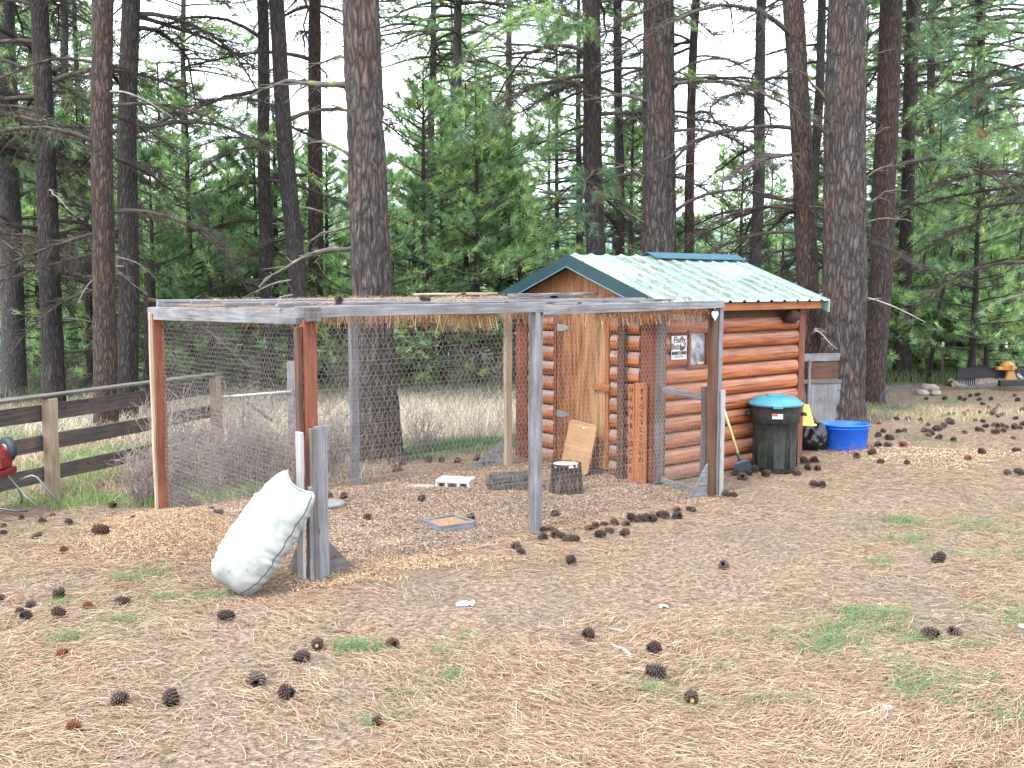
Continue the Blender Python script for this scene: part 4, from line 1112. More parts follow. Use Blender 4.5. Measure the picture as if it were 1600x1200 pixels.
# ================================================================== WHITE SACK
def sack():
    t = thing('feed_sack', 'white woven feed sack leaning against the front left post of the run', 'sack')
    a = AT(369, 895, 6.30); b = AT(456, 770, 6.47)
    x, y = a.x, a.y; t.location = (x, y, gz(x, y))
    o = t.location
    ax = (b - a).normalized(); L = (b - a).length + .16; a2 = a - ax * .10
    view = Vector((0, -1, .35)).normalized(); s = ax.cross(view).normalized(); f = s.cross(ax).normalized()
    nu, nv = 72, 90
    V = np.zeros((nv, nu, 3))
    for j in range(nv):
        q = j / (nv - 1)
        e = max(0, 1 - abs(2 * q - 1) ** 3.6) ** .5           # fullness falls off to the sewn ends
        wd = .190 * ((.62 if q > .5 else .42) + (.38 if q > .5 else .58) * e) * (1 + .03 * math.sin(q * 5))
        th = .150 * e * (1.08 - .25 * q) + .004
        for i in range(nu):
            an = 2 * math.pi * i / nu
            c, sn = math.cos(an), math.sin(an)
            ex = abs(c) ** .95 * (1 if c > 0 else -1); ey = abs(sn) ** .85 * (1 if sn > 0 else -1)
            # corner ears on the top end
            ear = .0
            if q > .94: ear = (q - .94) / .06 * .045 * (abs(c) ** 2 * (1.4 if c < 0 else .7) - .35)
            
            wr = .0035 * float(vnoise(q * 16 + c * .8, sn * 2.2, 3)) * (1 + 1.2 * abs(c) ** 3) + .0012 * float(vnoise(q * 46, an * 2.6, 5))
            wr += .0150 * abs(c) ** 2.5 * (abs(math.sin(q * 34 + 1.5 * sn + 2.5 * float(vnoise(q * 9, c, 4)))) - .5) * (.4 + .6 * float(vnoise(q * 11, an, 8))) + .008 * float(vnoise(q * 4.2, an * .9, 21))
            r_ = 1 + wr / .16
            p = a2 + ax * (L * q + ear) + s * (wd * ex * r_) + f * (th * ey * r_)
            p = p + f * (-.02 * math.sin(math.pi * q))
            V[j, i] = (p.x - o.x, p.y - o.y, max(p.z - o.z, .004))
    idx = np.arange(nu * nv).reshape(nv, nu); nx_ = np.roll(idx, -1, 1)
    F = np.stack([idx[:-1], nx_[:-1], nx_[1:], idx[1:]], -1).reshape(-1, 4)
    m, n, l, b_ = newmat('woven_sack')
    w = n.new('ShaderNodeTexWave'); w.inputs['Scale'].default_value = 60; l.new(mapping(n, l, (1, 1, 1)), w.inputs['Vector'])
    d = noise_node(n, l, mapping(n, l, (1, 1, 1)), 7, 5)
    r = ramp(n, [(.30, (.165, .185, .175)), (.55, (.30, .316, .308))]); l.new(d.outputs['Fac'], r.inputs[0])
    sp_ = noise_node(n, l, mapping(n, l, (1, 1, 1)), 22, 2); s2 = ramp(n, [(.68, (0, 0, 0)), (.735, (.8, .8, .8))]); l.new(sp_.outputs['Fac'], s2.inputs[0])
    c = mixc(n, l, s2.outputs[0], r.outputs[0], (.16, .15, .10)); l.new(c, b_.inputs['Base Color']); b_.inputs['Roughness'].default_value = .45
    bump(n, l, mixc(n, l, .8, w.outputs['Fac'], d.outputs['Fac']), .15, .004, b_)
    link('sack_body', mesh_np('sack_body', V.reshape(-1, 3), F, m, smooth=True), t)
    # sewn side seam running along the right edge
    cand = [i for i in range(nu) if abs(math.cos(2 * math.pi * i / nu)) < .93 and abs(math.cos(2 * math.pi * i / nu)) > .80]
    best = min(cand, key=lambda i: V[nv // 2, i, 1] - 1.2 * V[nv // 2, i, 0])       # the flank turned to the right and to the yard
    q = MB(); side = [Vector(V[j, best]) for j in range(2, nv - 2)]
    q.tube(side, .0042, 6); q.build('seam', plain('seam', (.05, .065, .05), .7), t)
    q = MB(); tp = [Vector(V[nv - 1, i]) + ax * .002 for i in list(range(0, nu // 2 + 1, 3))]; q.tube(tp, .005, 6); q.build('top_hem', plain('hem', (.34, .35, .33), .6), t)
    return t
sack()

# ================================================================== TRASH CAN, TUB, BAGS, SHOVEL
x, y = G(1209, 716)
can = thing('trash_can', 'dark green plastic trash can with a turquoise lid against the shed', 'trash can', (*LW(5.66, .43), gz(*LW(5.66, .43))), R(-10))
def dusty(m, top, col=(.30, .23, .17), amt=.8):
    n, l = m.node_tree.nodes, m.node_tree.links; b = n['Principled BSDF']; src = b.inputs['Base Color'].links[0].from_socket
    tc = n.new('ShaderNodeTexCoord'); sep = n.new('ShaderNodeSeparateXYZ'); l.new(tc.outputs['Object'], sep.inputs[0])
    mr = n.new('ShaderNodeMapRange'); mr.inputs[1].default_value = top; mr.inputs[2].default_value = 0; mr.inputs[3].default_value = .10; mr.inputs[4].default_value = amt; l.new(sep.outputs[2], mr.inputs[0])
    t = noise_node(n, l, mapping(n, l, (1, 1, .5)), 16, 6, .75); rp = ramp(n, [(.42, (0, 0, 0)), (.68, (1, 1, 1))]); l.new(t.outputs['Fac'], rp.inputs[0])
    mu = n.new('ShaderNodeMath'); mu.operation = 'MULTIPLY'; l.new(mr.outputs[0], mu.inputs[0]); l.new(rp.outputs[0], mu.inputs[1])
    l.new(mixc(n, l, mu.outputs[0], src, col), b.inputs['Base Color']); return m
CG = plain('dark_green_plastic', (.006, .015, .018), .5, var=.5, scale=4); LT = plain('turquoise_lid', (.055, .25, .33), .45, var=.12); dusty(CG, .30, amt=.18)
q = MB(); q.lathe([(0, 0), (.205, 0), (.212, .01), (.222, .30), (.232, .50), (.235, .505), (.248, .52), (.252, .60), (.262, .69), (.266, .70), (.25, .70), (.245, .62), (0, .60)], 48); body = q.build('body', CG, can)
for k in range(8):
    a = k * math.pi / 4 + .12
    q = MB()
    q.prism([(-.055, .05), (.055, .05), (.062, .44), (-.062, .44)], 'y', -.004, .004); pn = q.build('panel', CG, body, bevel=.003)
    pn.location = (.219 * math.cos(a), .219 * math.sin(a), 0); pn.rotation_euler = (R(0), 0, a + math.pi / 2)
q = MB(); q.lathe([(.274, .690), (.282, .694), (.283, .716), (.27, .722), (.25, .735), (.215, .768), (.18, .782), (.0, .788)], 48, smooth=True)
lid = q.build('lid', LT, can)
q = MB(); q.box(-.085, .085, -.10, .10, .785, .80); q.box(-.06, .06, -.06, .06, .80, .805); q.build('lid_handle', LT, lid, bevel=.006)
q = MB(); q.box(-.05, .05, -.300, -.278, .680, .712); q.build('lid_clip', LT, lid, bevel=.004)
for sgn in (-1, 1):
    q = MB(); q.tube([(sgn * .25, -.05, .60), (sgn * .30, -.05, .60), (sgn * .30, .05, .60), (sgn * .25, .05, .60)], .012, 8); q.build('side_handle', CG, can)
stk = MB(); stk.box(-.055, .05, -.266, -.2595, .575, .625); st_ = stk.build('sticker', WHITE, can); st_.location = (.0, 0, 0)
q = MB(); q.box(-.054, .0, -.2675, -.2662, .600, .624); q.build('sticker_print', plain('red_print', (.65, .06, .05), .5), st_)
text(st_, 'CAN', (.018, -.2665, .598), RX, .026, BLACK, 'sticker_text')

x, y = G(1320, 700)
tub = thing('blue_tub', 'bright blue oval plastic tub standing at the foot of the biggest pine', 'tub', (x, y + .02, gz(x, y)), R(4))
tub.scale = (1.07, 1.07, 1.0); BL = dusty(plain('blue_plastic', (.0, .17, 1.0), .42, var=.08), .16, amt=.7)
q = MB(); q.lathe([(0, 0.004), (.225, 0), (.238, .01), (.262, .285), (.278, .288), (.282, .298), (.276, .306), (.262, .306), (.254, .298), (.232, .02), (0, .016)], 56, ex=1.0, ey=.82); tb = q.build('body', BL, tub)
q = MB(); q.lathe([(.254, .255), (.268, .258), (.268, .266), (.256, .268)], 56, ex=1.0, ey=.82); q.build('rim_band', BL, tb)

def bag(nm, px, py, sx_, sz_, lab, seed):
    x, y = G(px, py); q = MB(); nu, nv = 36, 22
    vs = []; rr_ = np.random.default_rng(seed)
    for j in range(nv):
        ph = math.pi * j / (nv - 1)
        for i in range(nu):
            a = 2 * math.pi * i / nu
            r0 = math.sin(ph) ** .7
            k = 1 + .30 * float(fbm(math.cos(a) * 2.1 + seed, math.sin(a) * 2.1, j * .22, 3)) + .05 * math.sin(a * 9 + j)
            z = sz_ * (.5 - .5 * math.cos(ph)) * (1.05 + .2 * float(vnoise(a * 2, j * .3, seed)))
            if j > nv - 5: k *= .8
            vs.append((sx_ * r0 * k * math.cos(a), sx_ * .8 * r0 * k * math.sin(a), max(0, z)))
    fs = [(j * nu + i, j * nu + (i + 1) % nu, (j + 1) * nu + (i + 1) % nu, (j + 1) * nu + i) for j in range(nv - 1) for i in range(nu)]
    q.add(vs, fs, 0, True); m = plain('black_plastic_film', (.012, .012, .016), .22, var=.1, scale=14, bmp=.8)
    o = q.build(nm, m, None); o.location = (x, y, gz(x, y)); return tag(o, lab, 'bag')
bag('garbage_bag', 1268, 702, .17, .30, 'crumpled black garbage bag between the trash can and the blue tub', 3)
bag('garbage_bag', 1257, 696, .14, .36, 'black garbage bag behind the trash can under the yellow board', 8)
yb = MB(); yb.prism([(-.13, 0), (.16, 0), (.10, .24), (-.10, .24)], 'y', -.012, .012); yb.box(-.14, .18, -.03, -.0125, -.015, .012)
o = yb.build('yellow_panel', plain('yellow_plastic', (.80, .68, .14), .45, var=.05), None, bevel=.004); p_ = AT(1250, 664, 11.55); o.location = p_; o.rotation_euler = (R(-16), 0, R(-8)); tag(o, 'yellow plastic panel lying on the black bags behind the trash can', 'panel')
# shovel with a yellow handle
sh = thing('shovel', 'shovel with a yellow wooden handle leaning on the shed between run and trash can', 'shovel', (*LW(5.20, .46), gz(*LW(5.20, .46))), 0)
top = Vector((*LW(5.02, .655), .80)); d_ = top - sh.location; base = d_ * .16
q = MB(); q.tube([base, d_], .014, 10); q.build('handle', plain('yellow_handle', (.70, .56, .26), .5, var=.1), sh)
q = MB()
for k in range(1):
    dn = -d_.normalized(); sd = dn.cross(Vector((0, -1, .2))).normalized(); nn = sd.cross(dn)
    P_ = base + dn * -.02
    blade = [(-.03, 0), (-.085, .03), (-.09, .16), (-.05, .235), (0, .26), (.05, .235), (.09, .16), (.085, .03), (.03, 0)]
    vs = [P_ + sd * u_ + dn * (v_ * .62) + nn * (.006 + abs(u_) * .25) for u_, v_ in blade] + [P_ + sd * u_ + dn * (v_ * .62) + nn * (-.0 + abs(u_) * .25) for u_, v_ in blade]
    n_ = len(blade); q.add(vs, [tuple(range(n_)), tuple(range(n_, 2 * n_))[::-1]] + [(i, (i + 1) % n_, n_ + (i + 1) % n_, n_ + i) for i in range(n_)])
q.tube([base - d_.normalized() * .03, base + d_.normalized() * .10], .018, 8)
q.build('blade', plain('dark_steel', (.05, .07, .10), .45, .6, var=.2), sh)
x, y = LW(4.55, .30); q = MB(); q.lathe([(0, 0), (.05, 0), (.055, .02), (.045, .12), (.02, .15), (.018, .17), (0, .17)], 16)
o = q.build('plastic_jug', plain('jug', (.70, .74, .8), .3), None); o.location = (x, y, gz(x, y)); tag(o, 'small translucent white jug at the foot of the right corner post', 'jug')
x, y = G(1100, 735); q = MB(); q.lathe([(0, 0), (.04, 0), (.048, .10), (.04, .11), (0, .11)], 16)
o = q.build('plastic_cup', plain('cup', (.70, .74, .8), .3), None); o.location = (x + .1, y + .2, gz(x, y)); tag(o, 'white cup lying in the shade behind the run gate', 'cup')

# ================================================================== FENCES
PB = LW(-.54, 3.9)
def fence_left():
    (xa, ya), (xb, yb_) = G(80, 775), G(336, 712)
    x0_, y0_ = xa, ya
    dirv = Vector((xb - xa, yb_ - ya, 0)); L = dirv.length; ang = math.atan2(dirv.y, dirv.x); u = dirv.normalized()
    f = thing('board_fence', 'dark weathered three board fence with pale square posts on the left', 'fence', (x0_, y0_, 0), ang)
    for k, (xx, kind) in enumerate(((0, 'post'), (L, 'post'))):
        beam('fence_post', (xx, -.03, -.1), (xx, -.03, .905), .10, .10, kind, up=(0, 1, 0), parent=f, bev=.006)
    a, b = -1.9, L + .02
    for (z, hgt) in ((.765, .15), (.49, .14), (.20, .14)):
        beam('fence_board', (a, .05, z + .01), (b * .5, .05, z), .03, hgt, 'fence', parent=f, jit=.004)
        beam('fence_board', (b * .5 + .006, .052, z), (b, .052, z + .015), .03, hgt, 'fence', parent=f, jit=.004)
    beam('cap_board', (a, .0, .895 + .03), (L * .5, .0, .93), .14, .028, 'darkgrey', parent=f)
    beam('cap_board', (L * .5 + .005, .0, .93), (L + .05, .0, .925), .14, .028, 'darkgrey', parent=f)
fence_left()
pz = AT(456, 565, 11.9); x, y = pz.x, 11.9
o = MB(); o.beam((0, 0, -.1), (0, 0, pz.z), .10, .10, up=(0, 1, 0)); o = o.build('fence_post', wood('grey', 'z'), None, bevel=.005); o.location = (x, y, 0); tag(o, 'lone grey post behind the run left of the red corner post', 'post')
g = thing('tube_gate', 'galvanised tube gate sagging between the board fence and the lone grey post', 'gate', (AT(345, 620, 11.6).x, 11.6, 0))
def rel(v): return v - g.location
q = MB(); q.tube([rel(AT(343, 621, 11.6)), rel(AT(455, 612, 11.85))], .018, 8); q.build('top_tube', plain('pale_tube', (.68, .7, .72), .4, .3), g)
q = MB(); q.tube([rel(AT(384, 628, 11.7)), rel(AT(426, 658, 11.75))], .02, 8); q.build('brace', BARK_DARK, g)
q = MB(); q.tube([rel(AT(380, 622, 11.68)), rel(AT(380, 690, 11.68))], .012, 8); q.build('stay', TWIG, g)

def at_fence():
    f = thing('shed_fence', 'short grey fence panel between the shed and the biggest pine', 'fence', (*AT(1250, 690, 13.4).xy, 0), R(12))
    W = .62
    beam('rail', (-.25, 0, .98), (W, 0, .98), .03, .10, 'grey', parent=f); beam('rail', (-.2, -.01, .66), (W, -.01, .66), .03, .05, 'darkgrey', parent=f)
    beam('fence_post', (-.02, .03, -.1), (-.02, .03, .92), .10, .09, 'darkgrey', up=(0, 1, 0), parent=f); beam('fence_post', (.10, -.02, -.05), (.10, -.02, .95), .03, .03, 'grey', up=(0, 1, 0), parent=f)
    beam('panel_board', (.33, -.005, -.05), (.33, -.005, .63), .46, .02, 'grey', up=(0, 1, 0), parent=f)
    q = MB(); q.box(.12, W, .0, .012, .68, .93); q.build('dark_panel', wood('brown', 'x'), f)
at_fence()

def tpost(px, py0, py1, lab):
    x, y = G(px, py0); zt = AT(px, py1, y).z
    t = thing('t_post', lab, 'post', (x, y, gz(x, y)))
    q = MB(); q.box(-.02, .02, -.004, .004, -.1, zt); q.box(-.004, .004, .004, .025, -.1, zt); q.build('stake', plain('rusty_steel', (.10, .06, .05), .8, var=.4), t)
    q = MB(); q.box(-.024, .024, -.006, .008, zt - .10, zt + .01); q.build('white_cap', WHITE, t)
tpost(1471, 598, 534, 'dark steel fence stake with a white tip left of the rake'); tpost(1570, 596, 534, 'dark steel fence stake with a white tip behind the orange rake hub')
# long leaning dead pole
x, y = G(1470, 600); o = MB(); o.tube([(0, 0, -.1), (.12, 0, 1.2), (.42, 0, 2.9)], [.045, .04, .022], 8); o = o.build('dead_sapling', BARK_DARK, None); o.location = (x - .05, y + .5, gz(x, y)); tag(o, 'thin dead leaning sapling rising from the white tipped stake on the right', 'sapling')

# coil of wire fencing
x, y = G(1412, 640)
coil = thing('wire_coil', 'loose grey coil of wire fencing on the grass right of the pines', 'wire coil', (x, y + .3, gz(x, y)), R(15))
coil.scale = (.72, .72, .8)
cm = plain('coil_wire', (.14, .165, .21), .5, .4)
for ln_, (rad, off, n_) in enumerate(((.27, 0, 3), (.20, .22, 3), (.33, -.25, 4))):
    q = MB()
    for k in range(n_):
        cy = off + (k - n_ / 2) * .07; rr_ = rad * random.uniform(.75, 1.15); zc = rad * .9
        q.tube([(rr_ * 1.35 * math.cos(a), cy + .02 * math.sin(3 * a), max(.01, zc * .8 + rr_ * .8 * math.sin(a))) for a in np.linspace(0, 2 * math.pi, 26)], .004, 4, cap=False)
    for k in range(26):
        a = 2 * math.pi * k / 26; q.tube([(rad * 1.35 * math.cos(a), off - n_ * .018, max(.01, rad * .72 + rad * .8 * math.sin(a))), (rad * 1.35 * math.cos(a + .1), off + n_ * .018, max(.01, rad * .72 + rad * .8 * math.sin(a + .1)))], .003, 4, cap=False)
    q.build('wire_loops', cm, coil)

# landscape rake attachment
x, y = G(1494, 612)
rk = thing('landscape_rake', 'black steel landscape rake implement with an orange hub lying at the far right', 'rake', (x, y, gz(x, y) + .02), R(14))
BS = plain('black_steel', (.035, .035, .04), .5, .4, var=.3); OR = plain('orange_paint', (.62, .30, .07), .5, var=.15)
q = MB(); q.box(0, 2.3, -.01, .01, .20, .36); q.box(0, 2.3, -.05, .01, .36, .375); q.box(0, 2.3, -.04, .01, .185, .198); q.build('moldboard', BS, rk)
q = MB(); q.box(.62, 2.5, -.38, -.30, .06, .17); q.build('beam', BS, rk, bevel=.008)
for k in range(22):
    xx = .03 + k * .045
    q = MB(); q.tube([(xx, .0, .19), (xx, -.02, .08), (xx, -.08, .0)], .007, 5); q.build('tine', plain('tine_steel', (.35, .35, .36), .4, .6) if k == 0 else bpy.data.materials['tine_steel'], rk)
q = MB(); q.lathe([(0, .485), (.06, .48), (.09, .45), (.13, .42), (.13, .33), (.09, .31), (0, .30)], 7, 1.02, -.06, smooth=False); q.box(.78, .90, -.12, -.02, .33, .39); q.box(.99, 1.05, -.22, -.18, .33, .43); q.box(1.12, 1.2, -.1, -.04, .34, .38)
q.prism([(.90, .08), (1.20, .08), (1.08, .31), (.97, .31)], 'y', -.16, -.10); q.build('orange_hub', OR, rk, bevel=.006)
q = MB(); q.beam((1.16, -.14, .26), (1.32, -.2, .10), .06, .05); q.build('grey_brace', metal, rk)
# root wad / rotten log behind it
def rootlog(px, py, Yd, L, r0, rz, lab, seed, tilt=0):
    p = AT(px, py, Yd); me = trunk_mesh('log', [(0, 0, 0), (.05, 0, L * .5), (0, .05, L)], [r0, r0 * .9, r0 * .45], plain('rotten_wood', (.40, .31, .24), .9, var=.5, scale=9, bmp=.8), 24, 20, .05, seed, 0)
    o = link('rotten_log', me, None, p); o.rotation_euler = (R(90 - tilt), 0, rz); return tag(o, lab, 'log')
rootlog(1478, 606, 19.6, .95, .15, R(98), 'pale rotten log end rising behind the left end of the rake', 3, -22)
rootlog(1515, 596, 19.9, .85, .14, R(98), 'brown rotten log lying behind the rake left of the orange hub', 5, -12)
x, y = G(1455, 622)
for k, (px, py, s_) in enumerate(((1452, 612, .16), (1440, 618, .12), (1462, 618, .10))):
    x, y = G(px, py); q = MB(); q.lathe([(0, -.05), (.9, 0), (1, .4), (.6, .75), (0, .8)], 10)
    q.v = [tuple(float(c) * s_ * (1 + .25 * float(vnoise(v[0] * 2, v[1] * 2, v[2] * 2 + k))) for c in v) for v in q.v]
    o = q.build('rock', plain('pale_rock', (.36, .31, .27), .9, var=.25, scale=12, bmp=.5) if k == 0 else bpy.data.materials['pale_rock'], None); o.location = (x, y, gz(x, y)); tag(o, ['largest pale rock left of the rake, below the first steel stake', 'pale rock beside the wire coil, leftmost of three', 'smallest pale rock just left of the rake tines'][k], 'rock')

# red cart at the left edge
x, y = G(12, 792)
ct = thing('garden_cart', 'red garden machine with a black wheel and tube frame at the left edge', 'garden cart', (x, 8.35, gz(x, 8.35)))
def rc(u, v, Y=8.35): return AT(u - (7 if u < 22 else 0), v, Y) - ct.location
RED = plain('red_paint', (.20, .006, .009), .4, var=.15, coat=.3)
q = MB(); a_ = [rc(-60, 730), rc(19, 733), rc(20, 742), rc(-10, 756), rc(-60, 762)]
q.prism([(p.x, p.z) for p in a_], 'y', -.18, .16); q.build('body', RED, ct, bevel=.008)
q = MB(); a_ = [rc(-60, 690), rc(4, 698), rc(16, 712), rc(19, 731), rc(-60, 731)]
q.prism([(p.x, p.z) for p in a_], 'y', -.10, .10); q.build('housing', RED, ct, bevel=.01)
c0 = rc(10, 706)
q = MB(); q.lathe([(.055, -.03), (.09, -.035), (.105, -.02), (.105, .02), (.09, .035), (.055, .03)], 28); w_ = q.build('wheel', plain('rubber', (.03, .035, .05), .6), ct); w_.location = (c0.x - .02, .13, c0.z); w_.rotation_euler = (R(90), 0, R(-35))
q = MB(); q.lathe([(0, -.02), (.05, -.028), (.06, -.03), (.06, .03), (.0, .02)], 20); q.build('rim', metal, w_)
q = MB(); q.tube([rc(-20, 712), rc(-2, 722), rc(6, 736)], .028, 8); q.build('black_motor', BS, ct)
TB = plain('dark_tube', (.10, .11, .12), .4, .5)
q = MB(); q.tube([rc(20, 744), rc(28, 762), rc(35, 778), rc(33, 786)], .010, 8); q.build('leg', TB, ct)
q = MB(); q.tube([rc(26, 753, 8.45), rc(40, 746, 8.5), rc(50, 743, 8.5), rc(58, 746, 8.5), rc(93, 787, 8.45)], .010, 8); q.build('handle_tube', plain('steel_tube', (.20, .22, .23), .4, .6), ct)
q = MB(); q.tube([rc(20, 744, 8.2), rc(40, 775, 8.1), rc(57, 790, 8.05)], .005, 6); q.build('rod', bpy.data.materials['steel_tube'], ct)
q = MB(); q.tube([rc(-40, 780, 8.2), rc(-10, 792, 8.1), rc(22, 798, 8.1), rc(44, 798, 8.15)], .009, 6); q.build('tow_bar', TB, ct)

# ================================================================== PINE CONES
def cone_mesh(seed, tints):
    r = np.random.default_rng(seed)
    V, F, col = [], [], []
    n = 70; ga = 2.39996
    for i in range(n):
        t = (i + .5) / n; z = (t - .5) * 1.7
        rad = .62 * math.sqrt(max(0, 1 - (z / 1.02) ** 2)) + .06
        a = i * ga
        out_ = np.array([math.cos(a), math.sin(a), 0]); tan = np.array([-math.sin(a), math.cos(a), 0])
        dirv = out_ * .92 + np.array([0, 0, .15 + .75 * z]); dirv /= np.linalg.norm(dirv)
        upv = np.cross(dirv, tan)
        b = out_ * rad * .45 + np.array([0, 0, z * .75]); L = .50 * (1.1 - .4 * abs(z)) * r.uniform(.85, 1.15); w = .19 * r.uniform(.85, 1.15)
        tip = b + dirv * L
        pts = [b - tan * w * .5, b + tan * w * .5, tip + tan * w, tip + dirv * .09 - upv * .02, tip - tan * w, tip - upv * .10 + dirv * .02]
        k = len(V); V += pts
        F += [(k, k + 1, k + 2), (k, k + 2, k + 4), (k + 4, k + 2, k + 3), (k + 4, k + 3, k + 5), (k + 5, k + 3, k + 2), (k, k + 4, k + 5), (k + 1, k + 5, k + 2)]
        c = np.array(tints[0]) * r.uniform(.7, 1.2); c2 = np.array(tints[1]) * r.uniform(.7, 1.2)
        col += [c, c, c2, c2 * 1.2, c2, c]
    # core
    k = len(V); m = 10
    for j in range(7):
        z = -.85 + 1.6 * j / 6; q = .5 * math.sqrt(max(.02, 1 - (z / .95) ** 2))
        for i in range(m): V.append((q * math.cos(2 * math.pi * i / m), q * math.sin(2 * math.pi * i / m), z)); col.append(tints[0])
    for j in range(6):
        for i in range(m):
            a, b, c, d = k + j * m + i, k + j * m + (i + 1) % m, k + (j + 1) * m + (i + 1) % m, k + (j + 1) * m + i
            F += [(a, b, c), (a, c, d)]
    if len(tints) > 2:      # exposed pale base ring
        k = len(V); z = -.93
        V.append((0, 0, z - .03)); col.append(tints[2])
        for i in range(m): V.append((.26 * math.cos(2 * math.pi * i / m), .26 * math.sin(2 * math.pi * i / m), z)); col.append(np.array(tints[2]) * .6)
        for i in range(m): F.append((k, k + 1 + (i + 1) % m, k + 1 + i))
    return mesh_np('pine_cone', np.array(V, float), np.array(F), CONE, np.array([np.array(c, float) for c in col]))
CONE = tinted('cone_scales', .7, 0)
CM = {'d': [cone_mesh(1, ((.012, .008, .007), (.065, .036, .030))), cone_mesh(2, ((.014, .009, .007), (.085, .045, .033))), cone_mesh(5, ((.02, .013, .011), (.13, .085, .07))), cone_mesh(6, ((.018, .009, .006), (.12, .05, .03)))],
      'r': [cone_mesh(3, ((.10, .03, .015), (.24, .085, .05)))],
      'b': [cone_mesh(4, ((.02, .012, .010), (.10, .055, .042), (.55, .22, .07)))]}
def cone(px, py, s, label, group=None, k='d', z=None, Yz=None):
    """px,py: the cone's middle in the photograph, s its width in pixels"""
    if z is None:
        x, y = G(px, py + s * .42); x, y = float(x), float(y); r_ = s * y / 3200 * 1.0; zz = gz(x, y) + r_ * random.uniform(.35, .8)
    else:
        x, y = Yz; r_ = .038; zz = z + r_ * .7
    me = CM[k][random.randrange(len(CM[k]))]
    o = link('pine_cone', me, None, (x, y, zz)); o.scale = (r_ * random.uniform(.88, 1.1), r_ * random.uniform(.88, 1.1), r_ * random.uniform(.85, 1.3))
    if k == 'b': o.rotation_euler = (R(-95), random.uniform(-.3, .3), random.uniform(-.3, .3))
    else: o.rotation_euler = (random.uniform(.9, 2.0), random.uniform(-.4, .4), random.uniform(0, 6.28))
    return tag(o, label, 'pine cone', group or 'fallen pine cones')
for c in ((187, 1088, 33, 'large dark pine cone at the lower left, left of a similar one'), (267, 1083, 31, 'large dark pine cone at the lower left, right neighbour of the leftmost big one'),
          (400, 1057, 35, 'biggest dark pine cone below and right of the white sack'), (448, 1084, 32, 'dark pine cone just below and right of the biggest one under the sack'),
          (471, 1021, 28, 'brown scaled pine cone touching another with an orange base'), (353, 957, 25, 'pine cone right below the bottom end of the white sack'),
          (613, 998, 22, 'pine cone beside a green grass tuft in the front middle'), (92, 957, 22, 'round dark pine cone with green grass sprigs beside it at the left'),
          (92, 924, 20, 'dark pine cone above the round one at the left, near grass sprigs'), (191, 931, 20, 'pine cone midway between the left edge and the white sack'),
          (100, 861, 16, 'small brown pine cone on the needles left of the shavings heap', 'r'), (137, 941, 17, 'rusty orange pine cone left of the white sack among needles', 'r'),
          (97, 1016, 22, 'rust red pine cone lying alone at the lower left', 'r'), (115, 1131, 26, 'rusty broken pine cone at the lower edge on the left', 'r'),
          (48, 937, 20, 'dark pine cone at the upper end of the little trio near the left edge'), (31, 950, 16, 'small dark cone at the left of the little trio near the left edge'), (41, 960, 18, 'dark cone at the bottom of the little trio near the left edge'),
          (1, 931, 17, 'pine cone cut by the left edge of the photo'), (57, 835, 16, 'small dark pine cone behind the needles at the far left'), (158, 835, 24, 'lumpy dark pine cone left of the shavings heap'),
          (806, 849, 20, 'brown pine cone left of the middle post foot, upper of two'), (814, 862, 17, 'small round dark pine cone left of the middle post foot, lower of two'),
          (892, 876, 21, 'black pine cone alone just below the cone row'), (1131, 880, 21, 'black pine cone alone on open needles below the run gate'),
          (1466, 870, 22, 'dark pine cone alone on the needles at the right'), (919, 989, 24, 'reddish brown tilted pine cone right of the front middle'),
          (1022, 1012, 25, 'dark pine cone above the large one near the grey stick'), (1024, 1047, 31, 'large dark pine cone touching the tip of a grey stick'),
          (1453, 985, 28, 'dark pine cone at the lower right, left one of a pair in grass'), (1492, 981, 27, 'dark pine cone at the lower right, right one of a pair in grass'),
          (590, 1129, 20, 'pine cone cut by the lower edge near the middle'), (659, 777, 14, 'dark pine cone in the middle of the run behind the square frame'),
          (574, 805, 14, 'small dark cone inside the run left of the square frame'), (735, 806, 15, 'dark cone resting on the far corner of the square frame'),
          (868, 801, 16, 'pine cone inside the run just right of the middle post'), (514, 775, 13, 'cone on the round stone disc, left one of two'), (537, 776, 14, 'cone on the round stone disc, right one of two'),
          (330, 812, 12, 'brown cone above a darker one left of the sack top'), (342, 823, 15, 'dark cone on the shavings just left of the white sack'), (620, 730, 18, 'cone leaning on the foot of the big pine behind the run'),
          (1245, 735, 15, 'pine cone on the bare ground in front of the trash can'), (1376, 719, 13, 'pine cone right of the blue tub on the needles'), (1417, 722, 11, 'small reddish cone on the pale sawdust'),
          (1512, 713, 13, 'reddish cone at the right end of the sawdust patch', 'r'), (1534, 705, 13, 'greyish cone right of the sawdust patch'), (1588, 702, 16, 'dark cone at the right edge beside a pale stone'),
          (1575, 738, 14, 'dark cone at the right edge, left one of a touching pair'), (1592, 738, 16, 'dark cone at the right edge, right one of a touching pair'),
          (1338, 712, 13, 'cone leaning against the front of the blue tub')):
    cone(c[0], c[1], c[2], c[3], None, c[4] if len(c) > 4 else 'd')
cone(496, 1003, 25, 'pine cone showing its round orange base to the camera near the front middle', None, 'b')
cone(1080, 1087, 29, 'pine cone with an orange centred base at the bottom right of the middle', None, 'b')
for (px, py, s) in ((848, 834, 17), (850, 826, 12), (862, 824, 16), (868, 831, 17), (879, 834, 15), (889, 837, 21), (899, 840, 16), (921, 823, 15), (930, 820, 14), (938, 834, 18), (944, 817, 13), (952, 827, 17), (960, 815, 15), (976, 831, 18), (978, 817, 15),
                    (988, 809, 18), (1002, 808, 17), (1010, 806, 14), (1019, 806, 17), (1031, 802, 14), (1039, 801, 18), (1057, 792, 15), (1058, 803, 17), (1080, 792, 14)):
    cone(px, py, s, 'dark pine cone in the row lying along the front wire of the run', 'pine cones in a row at the run')
